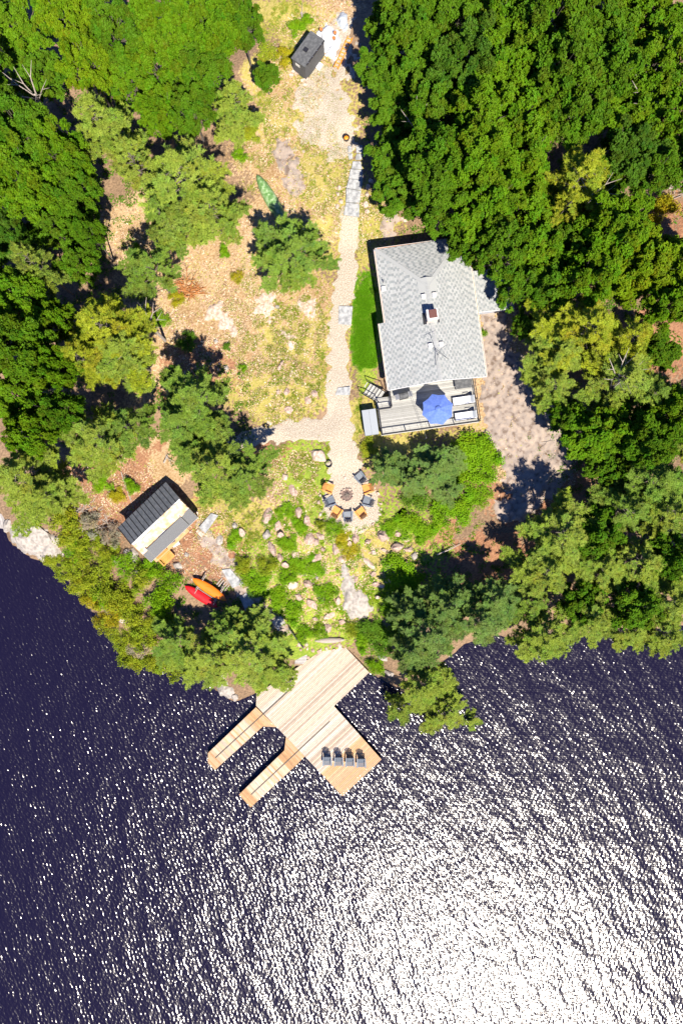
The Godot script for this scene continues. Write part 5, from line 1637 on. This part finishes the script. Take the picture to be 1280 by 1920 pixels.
func make_small_things():
	# planter pot with orange bloom, black ring
	var p := ground(649, 261)
	var t = thing("fire_bucket", "black round tub with an orange bowl beside the gravel yard", "tub", p)
	var s := Shape.new()
	s.lathe(Vector3.ZERO, [Vector2(0.22, 0.0), Vector2(0.28, 0.42), Vector2(0.24, 0.42), Vector2(0.2, 0.2)], 16)
	part("tub_body", s.mesh(), M.black_metal, t)
	s = Shape.new()
	s.lathe(Vector3.ZERO, [Vector2(0.23, 0.2), Vector2(0.17, 0.3), Vector2(0.05, 0.34), Vector2(0.001, 0.34)], 12)
	part("bowl", s.mesh(), M.orange_plastic, t)
	t = thing("stone_ring", "black metal ring holding pale gravel beside the big lawn boulder", "ring", ground(616, 870))
	s = Shape.new()
	s.ring(Vector3.ZERO, 0.26, 0.31, -0.05, 0.34, 18)
	part("rim", s.mesh(), M.black_metal, t)
	s = Shape.new()
	s.lathe(Vector3.ZERO, [Vector2(0.26, 0.05), Vector2(0.12, 0.12), Vector2(0.001, 0.13)], 14)
	part("filling", s.mesh(), M.gravel, t)
	# covered canoe
	var a := ground(481, 326, 0.4)
	var b := ground(540, 428, 0.4)
	var mid := (a + b) * 0.5
	mid.y = maxf(a.y, b.y)
	var l := Vector2(a.x - b.x, a.z - b.z).length()
	t = thing("covered_canoe", "long upturned canoe under a green tarp at the clearing edge", "canoe", mid, atan2(-(b.z - a.z), b.x - a.x))
	part("hull", hull_mesh(l, 0.55, 0.45, true, 24), M.green_cover, t)
	for x in [-0.3, 0.08, 0.33]:
		s = Shape.new()
		for i in 8:
			var a0 := PI * i / 8.0
			var a1 := PI * (i + 1) / 8.0
			s.tube(Vector3(x * l, sin(a0) * 0.43, cos(a0) * 0.47), Vector3(x * l, sin(a1) * 0.43, cos(a1) * 0.47), 0.012, 0.012, 4, false)
		part("strap", s.mesh(), M.green_cover, t)
	# kayaks on a pole rack
	var kay := [[387, 1104, 33, 3.5, M.kayak_orange, "orange kayak lying on the pole rack beside the stone steps", 0.62], [379, 1118, 33, 3.4, M.kayak_red, "red kayak lying low on the pole rack under the pine", 0.35]]
	kay[0][0] = 395
	for k in kay:
		var q := ground(k[0], k[1])
		t = thing("kayak", k[5], "kayak", q + Vector3(0, k[6], 0), deg_to_rad(-k[2]))
		part("hull", hull_mesh(k[3], 0.41, 0.2, false, 22), k[4], t)
		part("deck", hull_mesh(k[3] - 0.04, 0.4, 0.13, true, 22), k[4], t)
		s = Shape.new()
		s.tint = Color.WHITE
		for i in 14:
			var c0 := Vector3(cos(TAU * i / 14.0) * 0.4, 0.125, sin(TAU * i / 14.0) * 0.2)
			var c1 := Vector3(cos(TAU * (i + 1) / 14.0) * 0.4, 0.125, sin(TAU * (i + 1) / 14.0) * 0.2)
			s.tube(c0, c1, 0.018, 0.018, 5, false)
		part("cockpit_rim", s.mesh(), k[4], t)
	var q := ground(388, 1110)
	t = thing("kayak_rack", "rough pole rack carrying the orange and red kayaks", "rack", q, deg_to_rad(-33))
	for x in [-0.85, 1.05]:
		for dx in [-0.06, 0.06]:
			s = Shape.new()
			s.tube(Vector3(x + dx, 0.66 + (0.16 if dx > 0 else 0.0), -1.3), Vector3(x + dx, 0.3 + (0.16 if dx > 0 else 0.0), 0.6), 0.035, 0.03, 6)
			part("cross_pole", s.mesh(), M.deadwood, t)
		for z in [-1.1, 0.5]:
			s = Shape.new()
			s.tube(Vector3(x, -0.5, z), Vector3(x, 0.75 if z < 0 else 0.4, z), 0.04, 0.04, 6)
			part("post", s.mesh(), M.deadwood, t)
	for z in [-0.05, 0.06]:
		s = Shape.new()
		s.tube(Vector3(-0.95, 0.6, z), Vector3(1.15, 0.6, z), 0.03, 0.03, 6)
		part("rail_pole", s.mesh(), M.deadwood, t)
	for i in 5:
		var o = thing("wood_riser", "short weathered plank riser beside the kayak rack", "plank", ground(412 + i * 3.4, 1090 + i * 3.2) + Vector3(0, 0.1, 0), deg_to_rad(50), "plank risers by the kayak rack")
		box_part("board", Vector3.ZERO, Vector3(0.75, 0.06, 0.1), M.deadwood, o)
	# boat or log lying behind the dock
	q = ground(618, 1200)
	t = thing("rowing_boat", "weathered grey upturned wooden boat behind the dock", "boat", q + Vector3(0, 0.1, 0), deg_to_rad(2))
	part("hull", hull_mesh(2.75, 0.27, 0.26, true, 20), M.deadwood, t)
	for z in [-0.14, 0.0, 0.14]:
		s = Shape.new()
		s.bar(Vector3(-1.0, 0.24 - absf(z) * 0.4, z), Vector3(1.0, 0.24 - absf(z) * 0.4, z), 0.035, 0.03)
		part("strake", s.mesh(), M.beam, t)
	# gangway ramp with black railing, and landing planks
	a = ground(518, 1160)
	var e := site(560, 1218, 1.0)
	t = thing("gangway", "grey metal gangway with black side rail down to the dock", "gangway", Vector3.ZERO)
	var d := (e - a)
	var side := Vector3(-d.z, 0, d.x).normalized()
	var top := a + Vector3(0, 0.15, 0)
	var n := 14
	for i in n:
		var p0 := top.lerp(e, float(i) / n)
		var p1 := top.lerp(e, (i + 0.93) / n)
		s = Shape.new()
		s.box(Vector3.ZERO, Vector3(p0.distance_to(p1), 0.05, 0.95))
		var x := (p1 - p0).normalized()
		part("tread", s.mesh(), M.flagstone, t, Transform3D(Basis(x, side.cross(x) * -1.0 if side.cross(x).y < 0 else side.cross(x), side), (p0 + p1) * 0.5))
	for h in [0.5, 0.85]:
		s = Shape.new()
		s.bar(top.lerp(e, 0.35) - side * 0.5 + Vector3(0, h, 0), e - side * 0.5 + Vector3(0, h, 0), 0.05, 0.05)
		part("side_rail", s.mesh(), M.black_metal, t)
	for i in 12:
		s = Shape.new()
		var p0 := top.lerp(e, 0.35 + 0.65 * i / 11.0) - side * 0.5
		s.bar(p0 - Vector3(0, 0.02, 0), p0 + Vector3(0, 0.86, 0), 0.04, 0.04)
		part("baluster", s.mesh(), M.black_metal, t)
	t = thing("dock_landing", "weathered brown plank landing between gangway and dock", "landing")
	boards(t, dock_poly([[556, 1216], [576, 1216], [575, 1238], [566, 1248], [552, 1248]], 0.85), Vector2(1, 0.05), 0.14, 0.012, 0.85, 0.04, one_of([M.grey_plank[0], M.beam, M.grey_plank[1]]))
	box_part("post", Vector3(plan(565, 1230, 0.85).x, 0.35, plan(565, 1230, 0.85).y), Vector3(0.15, 0.92, 0.15), M.beam, t)
	# neighbour's dock end at the frame's edge
	t = thing("shore_plank", "grey plank walkway end at the bank beside the bare shore rocks", "walkway")
	boards(t, dock_poly([[-30, 966], [10, 962], [16, 988], [10, 992], [-30, 985]], 0.7), Vector2(0.3, 1), 0.2, 0.015, 0.75, 0.05, one_of(M.grey_plank))
	box_part("post", Vector3(plan(5, 978, 0.7).x, 0.2, plan(5, 978, 0.7).y), Vector3(0.14, 1.0, 0.14), M.beam, t)

# a hull along local x: pointed at both ends; over = true rises above y 0, else hangs below
func hull_mesh(l: float, half: float, deep: float, over: bool, n: int) -> Mesh:
	var s := Shape.new()
	var k := 8
	var p := func(i: int, j: int) -> Vector3:
		var t := float(i) / n * 2.0 - 1.0
		var w := half * pow(maxf(1.0 - t * t, 0.0), 0.62)
		var a := PI * j / k
		var y := sin(a) * deep * pow(maxf(1.0 - t * t * t * t, 0.0), 0.7)
		return Vector3(t * l * 0.5, (y if over else -y) + (0.1 * t * t if not over else 0.06 * t * t), cos(a) * w)
	for i in n:
		for j in k:
			var q: Vector3 = p.call(i, j) + p.call(i + 1, j + 1)
			s.quad_out(p.call(i, j), p.call(i + 1, j), p.call(i + 1, j + 1), p.call(i, j + 1), Vector3(0, q.y, q.z) + Vector3(0, 0.02 if over else -0.02, 0))
	return s.mesh(true)

func make_cabin():
	# local x along the ridge (towards the wood), local z down the lake side; origin at the corner by the brush pile
	var w := plan(221.7, 988.4, 5.7)
	var g := hgt(-15.0, 1.0)
	var c = thing("lake_cabin", "half roofed cabin with dark ribbed metal roof and tan underlay", "cabin", Vector3(w.x, 0, w.y), atan2(0.688, 0.726))
	var l := 5.5
	var eave := 5.6
	var ridge := 6.5
	var rz := 1.95
	var far := 4.02
	var s := Shape.new()
	s.prism(rect(0.15, 0.2, l - 0.15, far - 0.55), g - 1.2, eave - 0.1)
	part("wall", s.mesh(), M.cream_plank[0], c)
	# metal slope with standing seams
	var up := Vector3(0, ridge - eave, rz)
	var lu := up.length()
	up /= lu
	var n := Vector3(0, rz, -(ridge - eave)).normalized()
	var panels := 13
	var pw := (l + 0.1) / panels
	var mb := Basis(Vector3.RIGHT, n, Vector3.RIGHT.cross(n))
	for i in panels:
		var mid := Vector3(-0.05 + (i + 0.5) * pw, eave, 0) + up * lu * 0.5
		var pn = box_part("roof_panel", mid, Vector3(pw - 0.02, 0.05, lu), M.metal_roof, c, mb)
		box_part("seam", Vector3(-pw * 0.5, 0.045, 0), Vector3(0.045, 0.06, lu + 0.01), M.black_metal, pn)
	# lake side slope: boarding, loose tan underlay, white membrane and a strip of roll roofing
	var dn := Vector3(0, -0.62, far - rz)
	var ld := dn.length()
	dn /= ld
	var n2 := Vector3(0, far - rz, 0.62).normalized()
	var b2 := Basis(Vector3.RIGHT, n2, Vector3.RIGHT.cross(n2))
	var top := Vector3(0, ridge, rz)
	box_part("roof_boarding", top + Vector3(l * 0.5, 0, 0) + dn * ld * 0.5 - n2 * 0.03, Vector3(l, 0.05, ld), M.cream_plank[1], c, b2)
	var sheet := func(z0: Callable, z1: Callable, lift: float, amp: float) -> Mesh:
		var k := Shape.new()
		var nx := 40
		var nz := 8
		var q := func(i: int, j: int) -> Vector3:
			var x := lerpf(0.02, l - 0.02, float(i) / nx)
			var z: float = lerpf(z0.call(x), z1.call(x), float(j) / nz)
			return top + Vector3(x, 0, 0) + dn * z + n2 * (lift + amp * fine.get_noise_2d(x * 0.9 + z * 1.6, z * 2.4 - x * 0.5))
		for i in nx:
			for j in nz: k.quad_out(q.call(i, j), q.call(i + 1, j), q.call(i + 1, j + 1), q.call(i, j + 1), Vector3.UP)
		return k.mesh(true)
	part("white_membrane", sheet.call(func(x): return -0.02 + 0.0 * x, func(x): return 1.25 - 0.03 * x, 0.02, 0.01), M.white_sheet, c)
	part("tan_underlay", sheet.call(func(x): return 0.12 + 0.14 * sin(x * 1.1 + 0.4), func(x): return 1.12 + 0.1 * sin(x * 1.9), 0.09, 0.1), M.underlay, c)
	part("roll_roofing", sheet.call(func(x): return 1.12 + (0.2 if x < 1.3 else 0.0), func(_x): return ld + 0.04, 0.06, 0.006), M.roll_roof, c)
	box_part("raised_roof", top + Vector3(2.55, 0.22, 0) + dn * 1.68, Vector3(3.9, 0.05, 1.0), M.roll_roof, c, b2)
	s = Shape.new()
	for x in [0.6, 4.5]:
		s.box(top + Vector3(x, 0.1, 0) + dn * 1.58, Vector3(0.05, 0.26, 1.15), b2)
	part("dormer_cheek", s.mesh(), M.black_metal, c)
	s = Shape.new()
	s.bar(Vector3(0, eave + 0.2, far + 0.03), Vector3(l, eave + 0.2, far + 0.03), 0.05, 0.14)
	part("fascia", s.mesh(), M.white_trim, c)
	s = Shape.new()
	s.bar(Vector3(0.03, ridge - 0.05, rz), Vector3(0.03, eave + 0.22, far), 0.06, 0.14)
	part("verge_board", s.mesh(), M.cream_plank[2], c)
	for x in [0.2, 2.8, l - 0.2]: box_part("porch_post", Vector3(x, (eave + g) * 0.5 - 0.1, far - 0.15), Vector3(0.12, eave - g + 0.5, 0.12), M.white_trim, c)
	box_part("porch_floor", Vector3(l * 0.5, g + 0.2, far - 0.3), Vector3(l, 0.12, 1.0), M.tan_plank[0], c)
	# cedar bench below the eave
	var p := ground(311, 1044, 0.5)
	var t = thing("cedar_bench", "orange cedar slatted bench seat beside the cabin's porch", "bench", Vector3(p.x, p.y, p.z), atan2(0.688, 0.726))
	for i in 6: box_part("seat_slat", Vector3(0.0, 0.42, -0.1 + i * 0.11), Vector3(1.25, 0.03, 0.085), M.orange_slat, t)
	for i in 9: box_part("back_slat", Vector3(-0.55 + i * 0.137, 0.75, -0.32), Vector3(0.11, 0.75, 0.03), M.cedar, t, Basis(Vector3.RIGHT, -0.5))
	for x in [-0.62, 0.62]:
		box_part("armrest", Vector3(x, 0.64, 0.12), Vector3(0.11, 0.03, 0.75), M.cedar, t)
		for z in [-0.12, 0.42]: box_part("leg", Vector3(x, 0.3, z), Vector3(0.07, 0.66, 0.07), M.cedar_dark, t)
	p = ground(331, 1019)
	t = thing("cool_box", "white cool box with open dark lid on the ground by the cabin", "cool box", p, 0.5)
	box_part("box_body", Vector3(0, 0.2, 0), Vector3(0.65, 0.4, 0.42), M.white_trim, t)
	box_part("lid", Vector3(-0.2, 0.45, -0.3), Vector3(0.6, 0.05, 0.4), M.black_metal, t, Basis(Vector3.RIGHT, 0.5))
	for m in [[340, 1005], [346, 997], [357, 997], [370, 962]]: rock(m[0], m[1], 4, 3.5, .2, M.rock_pale, rng.randf() * 90, "pale stone on the bare soil beside the cabin porch", "stones by the cabin porch", "stone")

# ---- brush piles and fallen wood
func twig_pile(px, py, rpx, count, called, label, mat):
	var at := ground(px, py)
	var t = thing(called, label, "brush pile", at)
	var r: float = rpx / 22.0
	for i in count:
		var a := rng.randf() * TAU
		var p := Vector3(cos(a), 0, sin(a)) * r * sqrt(rng.randf()) + Vector3(0, 0.05 + rng.randf() * 0.3, 0)
		var dir := Vector3(rng.randfn(), rng.randfn() * 0.15, rng.randfn()).normalized()
		var l := rng.randf_range(0.5, 1.5)
		var s := Shape.new()
		var mid := p + dir * l * 0.5 + Vector3(rng.randfn(), 0.3, rng.randfn()) * 0.12
		s.tube(p, mid, 0.035, 0.025, 5, false)
		s.tube(mid, p + dir * l, 0.025, 0.008, 5, false)
		s.tube(mid, mid + dir.rotated(Vector3.UP, 0.7) * l * 0.4, 0.015, 0.005, 4, false)
		part("branch", s.mesh(), mat, t)

func fallen(px, py, qx, qy, rad, label):
	var a := ground(px, py) + Vector3(0, rad + 0.05, 0)
	var b := ground(qx, qy) + Vector3(0, rad + 0.12, 0)
	var t = thing("fallen_trunk", label, "log")
	var s := Shape.new()
	s.tube(a, a.lerp(b, 0.5) + Vector3(0, 0.06, 0.04), rad, rad * 0.8, 7)
	s.tube(a.lerp(b, 0.5) + Vector3(0, 0.06, 0.04), b, rad * 0.8, rad * 0.35, 7)
	part("trunk", s.mesh(), M.deadwood, t)
	for i in 3:
		var p := a.lerp(b, 0.45 + i * 0.17)
		s = Shape.new()
		s.tube(p, p + Vector3(rng.randfn(), 0.4, rng.randfn()) * 0.5, rad * 0.4, 0.006, 5)
		part("stub", s.mesh(), M.deadwood, t)

# a bare dead tree whose pale forks reach up through the leaves
func snag(px, py, tall, label):
	var at := ground(px, py, tall)
	var t = thing("dead_tree", label, "dead tree", at, rng.randf() * TAU)
	var s := Shape.new()
	s.tube(Vector3(0, -0.4, 0), Vector3(0.15, tall * 0.7, 0.1), 0.14, 0.08, 7)
	part("trunk", s.mesh(), M.deadwood, t)
	for i in 7:
		var a := i * 2.4
		var p := Vector3(0.15, tall * (0.6 + 0.012 * i), 0.1)
		var m := p + Vector3(cos(a) * 0.8, tall * 0.14, sin(a) * 0.8)
		var q := m + Vector3(cos(a + 0.4) * 0.9, tall * 0.08, sin(a + 0.4) * 0.9)
		s = Shape.new()
		s.tube(p, m, 0.06, 0.04, 5, false)
		s.tube(m, q, 0.04, 0.012, 5, false)
		s.tube(m, m + Vector3(cos(a - 0.6) * 0.7, tall * 0.06, sin(a - 0.6) * 0.7), 0.03, 0.008, 5, false)
		part("branch", s.mesh(), M.deadwood, t)

func make_brush():
	snag(36, 130, 11.5, "bare pale dead tree rising through the oaks deep in the wood")
	snag(790, 208, 10.5, "bare pale dead tree among the oaks behind the gravel yard")
	snag(1195, 690, 12.0, "bare dead tree forked pale between the pines beyond the bedrock sheet")
	snag(1240, 150, 11.5, "bare grey dead tree among the oaks far beyond the cottage")
	snag(265, 595, 9.0, "dead pine with grey limbs at the shaded edge of the clearing")
	snag(1130, 330, 11.0, "bare dead tree beside the bright yellow pine in the deep wood")
	snag(830, 1350, 3.5, "dead grey snag leaning at the tip of the lake point")
	twig_pile(165, 965, 26, 46, "brush_pile", "grey heap of bare dead branches beside the cabin", M.deadwood)
	twig_pile(205, 985, 18, 22, "brush_pile", "small scatter of dead branches touching the cabin's metal roof corner", M.deadwood)
	twig_pile(355, 542, 18, 60, "brush_pile", "rust red heap of dead needles and twigs in the clearing", M.cedar_dark)
	twig_pile(1268, 350, 20, 22, "brush_pile", "pale dead branches beside the yellow shrub in the wood", M.deadwood)
	fallen(228, 885, 252, 955, 0.05, "thin pale fallen trunk behind the cabin's metal roof")
	fallen(308, 868, 316, 852, 0.08, "short pale cut log lying in the litter above the cabin")
	fallen(486, 1165, 530, 1125, 0.04, "thin pale bare sapling leaning beside the slab steps")
	fallen(818, 1040, 862, 1020, 0.07, "pale driftwood log on the shaded bank beside the bushes")
	fallen(565, 25, 568, 38, 0.09, "short grey log in the green plants behind the shed")
	fallen(1010, 830, 1035, 826, 0.03, "thin pale stick lying on the bedrock sheet")
# ---------------------------------------------------------------- the scene
func _ready():
	rng.seed = 20240617
	var cam := Camera3D.new()
	cam.name = "camera"
	add_child(cam)
	cam.position = Vector3(0, STATION, 0)
	cam.rotation_degrees = Vector3(-90, 0, 0)
	cam.fov = rad_to_deg(2.0 * atan(960.0 / FOCAL))
	cam.far = 3000.0
	cam.current = true
	var env := Environment.new()
	env.background_mode = Environment.BG_SKY
	var sky := Sky.new()
	var sm := ProceduralSkyMaterial.new()
	sm.sky_top_color = Color(0.16, 0.29, 0.55)
	sm.sky_horizon_color = Color(0.5, 0.58, 0.68)
	sm.sky_curve = 0.15
	sm.ground_bottom_color = Color(0.1, 0.13, 0.1)
	sm.ground_horizon_color = Color(0.55, 0.62, 0.66)
	sky.sky_material = sm
	env.sky = sky
	env.tonemap_mode = Environment.TONE_MAPPER_LINEAR
	env.tonemap_exposure = 1.85
	env.sdfgi_enabled = true
	env.ssao_enabled = true
	env.ssil_enabled = true
	var we := WorldEnvironment.new()
	we.name = "world_environment"
	we.environment = env
	add_child(we)
	var sun := DirectionalLight3D.new()
	sun.name = "sun"
	sun.light_energy = 1.58
	sun.light_color = Color(1.0, 0.96, 0.9)
	sun.light_angular_distance = 0.5
	sun.shadow_enabled = true
	add_child(sun)
	# the sun stands 60 degrees high over the lake; its mirror image lies at the lake's bright patch
	var to_sun := Vector3(0.172, 0.855, 0.495).normalized()
	sun.look_at_from_position(to_sun * 50.0, Vector3.ZERO, Vector3.UP)

	make_materials()
	make_heights()
	make_ground()
	make_water()
	make_paths()
	make_rock_meshes()
	make_rocks()
	make_kinds()
	make_cottage()
	make_shed()
	make_cabin()
	make_dock()
	make_trees()
	make_shrubs()
	keep_clear.append(PackedVector2Array([plan(700, 462, 5.0), plan(880, 445, 5.0), plan(920, 820, 5.0), plan(678, 820, 5.0), plan(678, 690, 5.0), plan(706, 690, 5.0)]))
	for k in [[[640, 405], [675, 405], [660, 560], [655, 680], [660, 850], [700, 900], [712, 960], [680, 985], [630, 980], [598, 945], [615, 880], [618, 830], [480, 835], [480, 800], [612, 785], [615, 640]]]:
		var poly := PackedVector2Array()
		for m in k: poly.append(gplan(m[0], m[1]))
		keep_clear.append(poly)
	make_cover()
	make_flagstones()
	make_chairs()
	make_small_things()
	make_brush()
